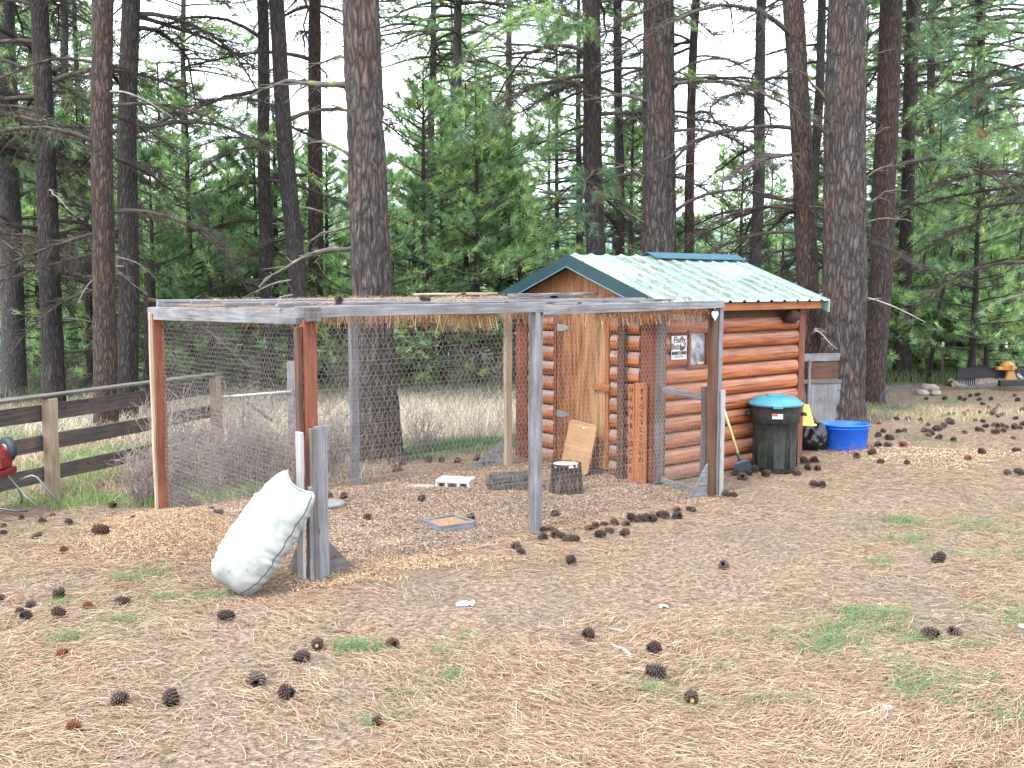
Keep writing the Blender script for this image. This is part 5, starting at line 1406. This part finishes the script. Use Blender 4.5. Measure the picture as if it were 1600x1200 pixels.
for (px, py, s) in ((1134, 770, 16), (1147, 771, 14), (1150, 737, 15), (1160, 742, 18), (1168, 736, 15), (1179, 733, 14), (1197, 739, 15), (1146, 726, 14), (1196, 727, 13), (1258, 717, 17), (1272, 715, 18), (1262, 728, 12), (1277, 729, 14), (1273, 755, 17), (1284, 758, 14)):
    cone(px, py, s, 'dark pine cone heaped near the shovel and the trash can', 'pine cones by the trash can')
sc = [(1362, 705, 16), (1372, 692, 14), (1387, 693, 15), (1411, 691, 14), (1372, 677, 14), (1390, 681, 15), (1380, 671, 12), (1404, 673, 12), (1413, 671, 11), (1445, 671, 14), (1450, 679, 11), (1455, 676, 12), (1467, 680, 12), (1465, 667, 15), (1474, 664, 12), (1490, 684, 11), (1450, 663, 10), (1484, 658, 15), (1482, 655, 12),
      (1437, 655, 9), (1419, 655, 10), (1400, 655, 10), (1374, 660, 8), (1507, 673, 10), (1530, 669, 12), (1536, 673, 8), (1555, 674, 14), (1568, 671, 12), (1572, 665, 11), (1585, 665, 13), (1592, 665, 12), (1599, 660, 12), (1553, 660, 11), (1560, 662, 12), (1566, 660, 11), (1540, 663, 10), (1536, 656, 8), (1587, 651, 9), (1560, 649, 9), (1566, 647, 9), (1548, 642, 17), (1545, 637, 9), (1555, 640, 9), (1559, 636, 9), (1531, 643, 9), (1535, 632, 8), (1475, 648, 9), (1483, 647, 8), (1491, 645, 8), (1507, 645, 9), (1523, 655, 8), (1530, 624, 8), (1500, 622, 10), (1506, 624, 9), (1476, 623, 9), (1548, 623, 9), (1590, 624, 10), (1585, 618, 8), (1597, 641, 9), (1516, 617, 8), (1527, 617, 8), (1447, 622, 7), (1583, 681, 9), (1512, 641, 7), (1440, 645, 7)]
for (px, py, s) in sc:
    red = random.random() < .15
    cone(px, py, s * .95, ('reddish brown' if red else 'small dark') + ' pine cone in the dense scatter between the blue tub and the rake', ('reddish' if red else 'dark') + ' pine cones scattered at the right', 'r' if red else 'd')
for (px, py, s) in ((715, 718, 12), (746, 713, 13), (753, 722, 13), (768, 705, 15), (765, 716, 13), (670, 715, 14), (690, 716, 12), (760, 712, 12), (1100, 745, 12), (1085, 740, 12), (1092, 738, 13)):
    cone(px, py, s, 'dark pine cone half hidden in the litter behind the wire run', 'pine cones behind the run')
for (px, py, s) in ((107, 815, 13), (67, 811, 14), (33, 808, 10), (5, 832, 14), (176, 788, 14), (82, 803, 9), (5, 820, 10), (208, 820, 10)):
    cone(px, py, s, 'small pine cone near the foot of the board fence at the left', 'pine cones by the left fence')
for (lx, ly, lab) in ((.37, .25, 'pine cone on top of the run roof above the reddish pine side'), (1.2, .4, 'pine cone lying on the middle of the run roof'), (3.05, 2.35, 'pine cone on the run roof left of the gable'), (3.5, 1.5, 'pine cone on the run roof in front of the gable boards')):
    cone(0, 0, 0, lab, None, 'd', TOP + .01, LW(lx, ly))

# ================================================================== LITTER, GRASS, CHIPS (nobody could count these)
def inside_run(x, y, pad=0.0):
    lx, ly = WL(x, y); return (lx > -pad) & (lx < 4.15 + pad) & (ly > -pad) & (ly < 2.62 + pad)
def inside_shed(x, y):
    lx, ly = WL(x, y); return (lx > 4.1) & (lx < 6.6) & (ly > .70) & (ly < 2.8)
def ribbons(Pc, hw, col):
    """Pc (T,n,3) centre lines, flat ribbons; hw half width"""
    T, n, _ = Pc.shape
    t = np.gradient(Pc, axis=1); s = np.stack([-t[..., 1], t[..., 0], 0.35 * rng.normal(size=t.shape[:2]) * np.linalg.norm(t, axis=2)], -1); s = unit(s)
    V = np.stack([Pc - s * hw, Pc + s * hw], 2).reshape(-1, 3)
    b = (np.arange(T) * n * 2)[:, None]; i = (np.arange(n - 1) * 2)[None, :]
    F = np.stack([b + i, b + i + 1, b + i + 3, b + i + 2], -1).reshape(-1, 4)
    return V, F, np.repeat(col, n * 2, 0)
def wedge(N, y0, y1, pw=1.0, xpad=1.5):
    u = rng.uniform(0, 1, N); y = y0 * (y1 / y0) ** u if pw == 1.0 else (y0 + (y1 - y0) * u ** pw)
    x = rng.uniform(-1, 1, N) * (.54 * y + xpad); return x, y
def needles(N, y0, y1):
    x, y = wedge(N, y0, y1)
    den = fbm(x * .8, y * .8, 4, 3) + .35 * fbm(x * 4, y * 4, 7, 2)
    keep = (rng.uniform(-1.4, .8, N) < den * 1.2) & ~inside_run(x, y, -.05) & ~inside_shed(x, y)
    gzn = WL(x, y)
    x, y = x[keep], y[keep]; T = len(x)
    a = rng.normal(0, .55, T) + .25 * vnoise(x * 1.2, y * 1.2, 2) * 3; a = np.where(rng.uniform(0, 1, T) < .22, rng.uniform(0, 6.28, T), a)
    L = rng.uniform(.05, .17, T); n = 4; s = np.linspace(-.5, .5, n)
    cv = rng.normal(0, .40, T)
    th = a[:, None] + cv[:, None] * s
    px = x[:, None] + L[:, None] * s * np.cos(th); py = y[:, None] + L[:, None] * s * np.sin(th)
    pz = ground_h(px, py) + rng.uniform(.002, .016, T)[:, None] + rng.normal(0, .008, T)[:, None] * s * 2 + np.abs(rng.normal(0, .006, (T, 1))) * (1 - 4 * s ** 2)
    pal = np.array([(.52, .38, .26), (.46, .28, .18), (.60, .48, .34), (.33, .20, .13), (.64, .54, .41), (.52, .31, .20), (.42, .36, .28), (.22, .14, .09)])
    col = pal[rng.integers(0, len(pal), T)] * rng.uniform(.75, 1.2, (T, 1))
    return ribbons(np.stack([px, py, pz], -1), rng.uniform(.0008, .0015, (T, 1, 1)), col)
V1, F1, c1 = needles(330000, 3.4, 14)
tag(link('needle_litter', mesh_np('needle_litter', V1, F1, STRAW, c1)), 'brown pine needles strewn over the yard', kind='stuff')

def flakes(x, y, size, pal, dz=.004, tilt=.5, elong=1.6):
    T = len(x); a = rng.uniform(0, 6.28, T); s = size * rng.uniform(.5, 1.4, T)
    u = np.stack([np.cos(a), np.sin(a), rng.normal(0, tilt, T)], -1); u = unit(u); v = np.stack([-np.sin(a), np.cos(a), rng.normal(0, tilt, T)], -1); v = unit(v)
    c = np.stack([x, y, ground_h(x, y) + dz + rng.uniform(0, .006, T)], -1)
    V = np.stack([c - u * (s * elong)[:, None] - v * s[:, None], c + u * (s * elong)[:, None] - v * s[:, None] * .7, c + u * (s * elong * .8)[:, None] + v * s[:, None], c - u * (s * elong)[:, None] + v * s[:, None] * .8], 1)
    pal = np.array(pal); col = pal[rng.integers(0, len(pal), T)] * rng.uniform(.7, 1.2, (T, 1))
    return V.reshape(-1, 3), np.arange(T * 4).reshape(-1, 4), np.repeat(col, 4, 0)
# chips in the run
n = 120000; lx = rng.uniform(-.1, 4.2, n); ly = rng.uniform(-.12, 2.75, n)
x = A0[0] + lx * D1[0] + ly * D2[0]; y = A0[1] + lx * D1[1] + ly * D2[1]
V, F, c = flakes(x, y, .0036, [(.58, .43, .32), (.62, .49, .37), (.50, .33, .23), (.40, .26, .18), (.66, .56, .45), (.30, .20, .14), (.54, .39, .29)], .003, .3, 2.6)
tag(link('wood_chips', mesh_np('wood_chips', V, F, STRAW, c)), 'reddish wood chips covering the floor of the wire run', kind='stuff')
# shavings heap: left of post A; plus sawdust patch at right
def patch_xy(px, py, rx, ry, n, rot=0):
    cx, cy = G(px, py); a = rng.uniform(0, 6.28, n); q = rng.uniform(0, 1, n) ** .62 * (1 + .25 * np.sin(a * 3 + 1)) * rng.uniform(.8, 1.3, n)
    return cx + rx * q * np.cos(a), cy + ry * q * np.sin(a)
xs, ys = [], []
for (px, py, rx, ry, n) in ((290, 836, .80, .62, 34000), (340, 862, .5, .3, 7000), (225, 850, .5, .4, 5000), (620, 880, .75, .16, 5000), (520, 905, .35, .15, 2500)):
    a, b = patch_xy(px, py, rx, ry, n); xs.append(a); ys.append(b)
x = np.concatenate(xs); y = np.concatenate(ys); k = ~inside_run(x, y, -.12); x, y = x[k], y[k]
V, F, c = flakes(x, y, .0036, [(.62, .43, .27), (.70, .52, .34), (.54, .34, .20), (.74, .60, .43), (.45, .27, .16)], .005, .6, 2.2)
tag(link('wood_shavings', mesh_np('wood_shavings', V, F, STRAW, c)), 'golden wood shavings heaped left of the sack', kind='stuff')
x, y = patch_xy(1455, 712, .95, .6, 9000)
V, F, c = flakes(x, y, .005, [(.70, .56, .38), (.78, .68, .50), (.58, .44, .30), (.42, .28, .2)], .004, .5, 1.8)
tag(link('sawdust_patch', mesh_np('sawdust_patch', V, F, STRAW, c)), 'pale sawdust spilled on the needles at the right', kind='stuff')
# gravel specks and small stones
x, y = wedge(42000, 3.5, 14); f = fbm(x * .55, y * .55, 31, 3); k = (f + rng.uniform(-.6, .6, len(x)) > .15) & ~inside_run(x, y, 0); x, y = x[k], y[k]
V, F, c = flakes(x, y, .0045, [(.36, .32, .28), (.26, .23, .20), (.44, .38, .32), (.18, .14, .11), (.26, .17, .12), (.12, .085, .065)], .001, .35, 1.2)
tag(link('gravel', mesh_np('gravel', V, F, STRAW, c)), 'fine gravel and bark crumbs between the needles', kind='stuff')

# green grass tufts
def blades(x, y, h, lean, w, pal, n=4, z0=0):
    T = len(x); a = rng.uniform(0, 6.28, T); s = np.linspace(0, 1, n); h = h * rng.uniform(.45, 1.2, T); ln = lean * h * rng.uniform(.3, 1.3, T)
    px = x[:, None] + np.cos(a)[:, None] * ln[:, None] * s ** 2; py = y[:, None] + np.sin(a)[:, None] * ln[:, None] * s ** 2
    pz = ground_h(x, y)[:, None] - .004 + h[:, None] * (s - .25 * s ** 3 * lean)
    P = np.stack([px, py, pz], -1); b = rng.uniform(0, 6.28, T); sd = np.stack([np.cos(b), np.sin(b), 0 * b], -1)[:, None, :]
    wd = (w * rng.uniform(.6, 1.3, T))[:, None, None] * (1 - s ** 1.5 * .9)[None, :, None]
    V = np.stack([P - sd * wd, P + sd * wd], 2).reshape(-1, 3)
    bb = (np.arange(T) * n * 2)[:, None]; i = (np.arange(n - 1) * 2)[None, :]
    F = np.stack([bb + i, bb + i + 1, bb + i + 3, bb + i + 2], -1).reshape(-1, 4)
    pal = np.array(pal); col = pal[rng.integers(0, len(pal), T)] * rng.uniform(.7, 1.25, (T, 1))
    return V, F, np.repeat(col, n * 2, 0)
GG = [(.09, .26, .09), (.13, .31, .11), (.07, .22, .11), (.19, .33, .09), (.11, .28, .15)]
pts = [(1330, 975, .30, .22, 900), (1300, 1010, .28, .16, 650), (1370, 958, .22, .12, 420), (1445, 1085, .17, .15, 450), (1480, 1060, .30, .08, 300), (1440, 1000, .14, .07, 180), (1525, 1010, .10, .06, 120), (1400, 1035, .08, .05, 90), (1580, 960, .22, .25, 420), (1590, 1115, .2, .15, 500), (1407, 817, .16, .14, 260), (1410, 842, .16, .10, 180), (1520, 820, .5, .2, 380), (1580, 840, .3, .3, 300), (1350, 825, .14, .08, 90), (1375, 880, .10, .08, 90), (1445, 860, .1, .1, 60), (1550, 870, .35, .15, 260),
       (545, 1012, .10, .07, 190), (580, 1012, .12, .05, 80), (690, 1025, .05, .10, 90), (712, 997, .09, .03, 80), (700, 1060, .06, .10, 110), (600, 1128, .12, .05, 160), (660, 1050, .06, .04, 40), (640, 1085, .1, .04, 50), (210, 905, .14, .10, 260), (248, 900, .06, .06, 80), (265, 930, .10, .05, 120), (330, 930, .14, .06, 200), (200, 968, .12, .05, 110), (105, 998, .12, .04, 130), (95, 942, .12, .08, 110), (60, 1045, .07, .03, 60), (30, 832, .09, .08, 90), (345, 915, .1, .06, 80), (530, 885, .06, .06, 60),
       (1010, 1080, .16, .06, 150), (1060, 1070, .12, .05, 90), (1100, 1040, .16, .08, 90), (1150, 1000, .1, .05, 60), (1080, 1105, .2, .05, 120), (1200, 1100, .2, .06, 120), (860, 1090, .1, .05, 50), (1215, 985, .08, .04, 40), (1400, 683, .16, .12, 160), (1450, 686, .16, .1, 120), (1490, 688, .12, .1, 100), (1540, 618, .4, .25, 200), (1480, 628, .7, .5, 700), (1420, 640, .5, .5, 600), (1390, 640, .3, .4, 350), (1365, 655, .25, .3, 200)]
xs, ys = [], []
for (px, py, rx, ry, n) in pts:
    a, b = patch_xy(px, py, rx, ry, n); xs.append(a); ys.append(b)
xs, ys = np.concatenate(xs), np.concatenate(ys)
k = rng.uniform(0, 1, len(xs)) < .9; xs = np.concatenate([xs, xs[k] + rng.normal(0, .03, k.sum()), xs[k] + rng.normal(0, .09, k.sum())]); ys = np.concatenate([ys, ys[k] + rng.normal(0, .03, k.sum()), ys[k] + rng.normal(0, .09, k.sum())]); k = fbm(xs * 9, ys * 9, 3, 3) + rng.normal(0, .35, len(xs)) > -.22; xs, ys = xs[k], ys[k]
V, F, c = blades(xs, ys, .062, 1.1, .0015, GG + [(.30, .33, .13), (.42, .36, .2)])
tag(link('green_grass', mesh_np('green_grass', V, F, FOL, c)), 'short green grass sprouting through the needles', kind='stuff')
# sparse single sprigs everywhere
x, y = wedge(26000, 3.5, 11); f = fbm(x * .9, y * .9, 77, 3); k = (f > .36) & ~inside_run(x, y, .1); x, y = x[k], y[k]
V, F, c = blades(x, y, .035, .9, .0013, GG + [(.3, .33, .12)])
tag(link('grass_sprigs', mesh_np('grass_sprigs', V, F, FOL, c)), 'sparse green sprigs in the needle litter', kind='stuff')
# lush and straw coloured strip along the fence at left
SP = [(.66, .58, .44), (.55, .46, .33), (.74, .68, .56), (.44, .36, .24)]
x = rng.uniform(-8, -1.2, 24000); y = rng.uniform(8.9, 17, 24000); k = ~inside_run(x, y, .08) & (rng.uniform(-.4, 1, len(x)) < (y - 8.6)); x, y = x[k], y[k]
V, F, c = blades(x, y, .17, 1.2, .0028, SP)
tag(link('dry_grass', mesh_np('dry_grass', V, F, STRAW, c)), 'bleached dead grass behind the board fence', kind='stuff')
x = rng.uniform(-7.5, -1.8, 42000); y = rng.uniform(8.7, 14, 42000); f = fbm(x * 1.1, y * 1.1, 21, 3); k = ~inside_run(x, y, .08) & (f > -.12); x, y = x[k], y[k]
V, F, c = blades(x, y, .13, .9, .0026, [(.16, .34, .08), (.20, .38, .10), (.12, .28, .09), (.34, .42, .12)])
tag(link('fence_grass', mesh_np('fence_grass', V, F, FOL, c)), 'bright green grass below the board fence', kind='stuff')
# tall pale meadow seen through the run
n = 36000; x = rng.uniform(-7, 3.0, n); y = rng.uniform(12.6, 17.6, n); k = ~inside_run(x, y, .2) & ~inside_shed(x, y); x, y = x[k], y[k]
V, F, c = blades(x, y, .26, .8, .0036, [(.78, .74, .64), (.70, .64, .52), (.84, .80, .72), (.60, .54, .42)])
tag(link('meadow_grass', mesh_np('meadow_grass', V, F, STRAW, c)), 'pale cream dead meadow grass behind the wire run', kind='stuff')
n = 6000; xx, yy = [], []
for (px, py, rx, ry, m_) in ((690, 700, .8, .5, 3000), (760, 695, .5, .5, 1800), (640, 715, .4, .2, 700), (1360, 640, .5, .6, 900)):
    a, b = patch_xy(px, py, rx, ry, m_); xx.append(a); yy.append(b)
x, y = np.concatenate(xx), np.concatenate(yy); k = ~inside_run(x, y, .05); x, y = x[k], y[k]
V, F, c = blades(x, y, .10, 1.0, .004, [(.14, .26, .10), (.10, .20, .09), (.2, .28, .12)])
tag(link('leafy_weeds', mesh_np('leafy_weeds', V, F, FOL, c)), 'low green weeds behind the run', kind='stuff')
n = 4200; x, y = patch_xy(1440, 646, 1.3, .9, n)
V, F, c = blades(x, y, .10, .8, .0028, SP + [(.45, .42, .18)])
tag(link('yellow_grass', mesh_np('yellow_grass', V, F, STRAW, c)), 'yellowed grass round the wire coil', kind='stuff')

# rank undergrowth at the wood edge
n = 26000; x = rng.uniform(-14, 2.5, n); y = rng.uniform(16.2, 24, n)
V, F, c = blades(x, y, .38, .8, .007, [(.10, .16, .07), (.16, .22, .10), (.22, .20, .13), (.30, .26, .20), (.12, .20, .12)])
tag(link('undergrowth', mesh_np('undergrowth', V, F, FOL, c)), 'mixed green and brown undergrowth at the edge of the woods', kind='stuff')
n = 16000; x = rng.uniform(5, 18, n); y = rng.uniform(20, 26, n)
V, F, c = blades(x, y, .34, .8, .007, [(.12, .20, .08), (.18, .26, .10), (.25, .26, .13), (.14, .24, .12)])
tag(link('undergrowth', mesh_np('undergrowth', V, F, FOL, c)), 'green undergrowth behind the rake at the right', kind='stuff')
# bare shrubs of the thicket
def shrub_mesh(seed, H, n, mat_=None):
    r = np.random.default_rng(seed); s = np.linspace(0, 1, 6)[None, :]
    a = r.uniform(0, 6.28, n); ln = r.uniform(.05, .5, n) * H; h = H * r.uniform(.5, 1.05, n); b0 = r.normal(0, .06, (n, 2))
    wig = np.cumsum(r.normal(0, .02, (n, 6, 2)), 1)
    P = np.stack([b0[:, :1] + np.cos(a)[:, None] * ln[:, None] * s ** 1.3 + wig[..., 0], b0[:, 1:] + np.sin(a)[:, None] * ln[:, None] * s ** 1.3 + wig[..., 1], h[:, None] * s], -1)
    V0, F0 = tubes(P, .0055 * (1.1 - .85 * s) * np.ones((n, 1)), 3)
    m = n * 7; k = r.integers(0, n, m); j = r.integers(1, 5, m); B = P[k, j]; d = unit(r.normal(size=(m, 3)) * np.array([1, 1, .6]) + np.array([0, 0, .7])); L = H * r.uniform(.08, .3, m)
    q = np.linspace(0, 1, 3)[None, :, None]
    P2 = B[:, None] + d[:, None] * L[:, None, None] * q + r.normal(0, .012, (m, 3, 3)) * q
    V1, F1 = tubes(P2, np.ones((m, 1)) * .0028 * np.array([[1.2, 1, .5]]), 3)
    return mesh_np('twigs', np.concatenate([V0, V1]), np.concatenate([F0, F1 + len(V0)]), mat_ or SHR)
SHR = plain('shrub_bark', (.33, .28, .26), .9, var=.35, scale=4)
SM = [shrub_mesh(1, .75, 26), shrub_mesh(2, .95, 30), shrub_mesh(3, .6, 24)]
rs = random.Random(3); shr = []
def shrub(px, py, k, sc_, lab, grp=None):
    x, y = G(px, py); o = link('bare_shrub', SM[k], None, (x, y, gz(x, y) - .01)); o.scale = (sc_,) * 3; o.rotation_euler = (0, 0, rs.uniform(0, 6.28))
    return tag(o, lab, 'shrub', grp)
for (px, py) in ((275, 768), (300, 762), (325, 772), (352, 765), (378, 758), (405, 762), (430, 756), (452, 760), (290, 745), (350, 738), (410, 738), (265, 750), (395, 720), (520, 745), (505, 728), (660, 705), (300, 728), (540, 712), (360, 712)):
    lx, ly = WL(*G(px, py))
    if -.1 < lx < 4.2 and -.1 < ly < 2.75: continue
    shrub(px, py, rs.randrange(3), rs.uniform(.75, 1.15), 'bare grey twiggy shrub in the thicket behind the left part of the run', 'bare shrubs of the thicket')
for (px, py) in ((222, 790), (228, 780), (236, 775)):
    shrub(px, py, rs.randrange(3), .85, 'bare shrub with yellowing leaves just left of the run corner' if px == 228 else 'leafless shrub beside the back left corner of the run', 'shrubs at the run corner')
for i in range(26):
    px = rs.uniform(230, 800) if i < 16 else rs.uniform(-40, 240); y = rs.uniform(17.5, 20); x = AT(px, 600, y).x
    o = link('bare_shrub', SM[rs.randrange(3)], None, (x, y, gz(x, y))); s_ = rs.uniform(.9, 1.5); o.scale = (s_,) * 3; o.rotation_euler = (0, 0, rs.uniform(0, 6.28)); tag(o, 'grey leafless shrub at the wood edge ' + region(px), 'shrub', 'leafless shrubs ' + region(px))

# needles caught in the roof wire of the run and hanging through it
n = 9500; lx = rng.uniform(.02, 4.05, n); ly = rng.choice([.03, .04, .05, .06, .05, .25, .3, .62, 1.1, 1.7, 2.2, 2.5], n) + rng.normal(0, .09, n); ly = np.clip(ly, .02, 2.58)
den = (vnoise(lx * 2.1, ly * 1.2, 5) > -.35); lx, ly = lx[den], ly[den]; T = len(lx)
L = rng.uniform(.06, .22, T) * (rng.uniform(0, 1, T) ** .5); s = np.linspace(0, 1, 3)
a = rng.uniform(0, 6.28, T); tl = rng.uniform(0, .6, T)
px = lx[:, None] + np.cos(a)[:, None] * (L * tl)[:, None] * s; py = ly[:, None] + np.sin(a)[:, None] * (L * tl)[:, None] * s; pz = TOP - .02 - L[:, None] * s
V, F, c = ribbons(np.stack([px, py, pz], -1), np.full((T, 1, 1), .0024), np.array([(.44, .20, .10), (.46, .27, .15), (.30, .13, .07), (.55, .40, .24)])[rng.integers(0, 4, T)])
# ribbons that hang are turned to stand upright
nl = link('roof_needles', mesh_np('roof_needles', V, F, STRAW, c)); nl.location = (A0[0], A0[1], 0); nl.rotation_euler = (0, 0, ROTZ)
tag(nl, 'brown needles hanging through the roof wire of the run', kind='stuff')
n = 5000; lx = rng.uniform(.02, 4.05, n); ly = rng.uniform(.02, 2.58, n); k = vnoise(lx * 1.7, ly * 1.7, 15) > .0; lx, ly = lx[k], ly[k]; T = len(lx)
a = rng.uniform(0, 6.28, T); L = rng.uniform(.06, .16, T); s = np.linspace(-.5, .5, 3)
P = np.stack([lx[:, None] + np.cos(a)[:, None] * L[:, None] * s, ly[:, None] + np.sin(a)[:, None] * L[:, None] * s, TOP + rng.uniform(-.015, .035, T)[:, None] + rng.normal(0, .03, T)[:, None] * s], -1)
V, F, c = ribbons(P, np.full((T, 1, 1), .0016), np.array([(.45, .30, .2), (.52, .38, .26), (.30, .2, .14)])[rng.integers(0, 3, T)])
nl = link('roof_litter', mesh_np('roof_litter', V, F, STRAW, c)); nl.location = (A0[0], A0[1], 0); nl.rotation_euler = (0, 0, ROTZ)
tag(nl, 'needles lying on top of the run roof', kind='stuff')
# needles on the shed roof
n = 2600; sx = rng.uniform(X0 + .1, X1 - .1, n); sy = rng.uniform(-.2, SW / 2 - .05, n); k = vnoise(sx * 1.6, sy * 1.2, 35) > .05; sx, sy = sx[k], sy[k]; T = len(sx)
a = rng.normal(1.57, .4, T); L = rng.uniform(.05, .14, T)
px = sx[:, None] + np.cos(a)[:, None] * L[:, None] * s; py = sy[:, None] + np.sin(a)[:, None] * L[:, None] * s
P = np.stack([px, py, RZ - np.abs(py - SW / 2) * slope + .012], -1)
V, F, c = ribbons(P, np.full((T, 1, 1), .002), np.array([(.28, .18, .12), (.36, .26, .18), (.16, .12, .09)])[rng.integers(0, 3, T)])
nl = link('shed_roof_litter', mesh_np('shed_roof_litter', V, F, STRAW, c)); nl.location = (SHX, SHY, 0); nl.rotation_euler = (0, 0, ROTZ)
tag(nl, 'needles lying on the green shed roof', kind='stuff')

# sticks, stones, paper
def stick(pts, r_, mat, lab):
    P_ = [G(u, v) for u, v in pts]; q = MB(); o0 = P_[0]
    q.tube([(x - o0[0], y - o0[1], gz(x, y) + r_ * .8) for x, y in P_], [r_ * (1 - .4 * i / len(P_)) for i in range(len(P_))], 7)
    o = q.build('stick', mat, None); o.location = (o0[0], o0[1], 0); tag(o, lab, 'stick')
ST = plain('grey_stick', (.30, .27, .25), .9, var=.35, scale=30, bmp=.5)
stick([(986, 1032), (975, 1020), (962, 1014), (955, 1010)], .014, ST, 'short grey stick left of the large cone in the front middle')
stick([(978, 990), (965, 986), (952, 984)], .012, ST, 'short grey stick above the other one, right of the reddish tilted cone')
stick([(1017, 1050), (1004, 1048), (990, 1046)], .007, plain('peeled_stick', (.68, .62, .55), .8), 'thin peeled white stick pointing at the large cone')
stick([(312, 988), (330, 986), (358, 988)], .006, ST, 'thin pale stick on the needles below the white sack')
stick([(520, 985), (535, 983), (548, 986)], .009, wood('brown', 'x'), 'dark bark sliver beside the orange based cone')
stick([(843, 851), (857, 854)], .006, wood('brown', 'x'), 'small dark twig below the cones at the middle post')
def stone(px, py, s_, col, lab, k):
    x, y = G(px, py); q = MB(); q.lathe([(0, -.2), (.9, -.1), (1, .25), (.65, .55), (0, .62)], 12, ey=.8)
    q.v = [tuple(float(c) * s_ * (1 + .22 * float(vnoise(v[0] * 1.5 + k, v[1] * 1.5, v[2] * 2))) for c in v) for v in q.v]
    o = q.build('stone', plain('stone', tuple(.62 * c for c in col), .85, var=.2, scale=25, bmp=.4), None); o.location = (x, y, gz(x, y)); o.rotation_euler = (0, 0, k); tag(o, lab, 'stone')
stone(1385, 1109, .036, (.52, .52, .53), 'pale oval stone at the lower right in the grass', 1)
stone(1211, 971, .018, (.6, .58, .55), 'small pale stone left of the large grass patch', 2)
stone(1598, 981, .035, (.62, .62, .6), 'whitish stone at the right edge level with the cone pair', 3)
stone(1590, 709, .04, (.6, .62, .6), 'pale stone at the right edge below a dark cone', 4)
stone(1080, 1096, .012, (.6, .5, .4), 'tan pebble below the orange based cone at the bottom', 5)
stone(1458, 956, .016, (.62, .52, .36), 'yellowish pebble above the right cone pair', 6)
x, y = G(727, 945); q = MB(); n_ = 8; vs = [((i / n_ - .5) * .11, (j / n_ - .5) * .07, .012 + .014 * float(vnoise(i * .7, j * .7, 2))) for j in range(n_ + 1) for i in range(n_ + 1)]
q.add(vs, [(j * 9 + i, j * 9 + i + 1, (j + 1) * 9 + i + 1, (j + 1) * 9 + i) for j in range(8) for i in range(8)], 0, True); o = q.build('paper_scrap', WHITE, None); o.location = (x, y, gz(x, y)); tag(o, 'crumpled white paper scrap on the needles in front of the run', 'paper')
x, y = G(1037, 947); q = MB(); q.v = []; vs = [((i / n_ - .5) * .05, (j / n_ - .5) * .04, .01 + .01 * float(vnoise(i * .7, j * .7, 9))) for j in range(n_ + 1) for i in range(n_ + 1)]
q.add(vs, [(j * 9 + i, j * 9 + i + 1, (j + 1) * 9 + i + 1, (j + 1) * 9 + i) for j in range(8) for i in range(8)], 0, True); o = q.build('paper_scrap', WHITE, None); o.location = (x, y, gz(x, y)); tag(o, 'tiny white scrap on the needles above the two stacked cones', 'paper')
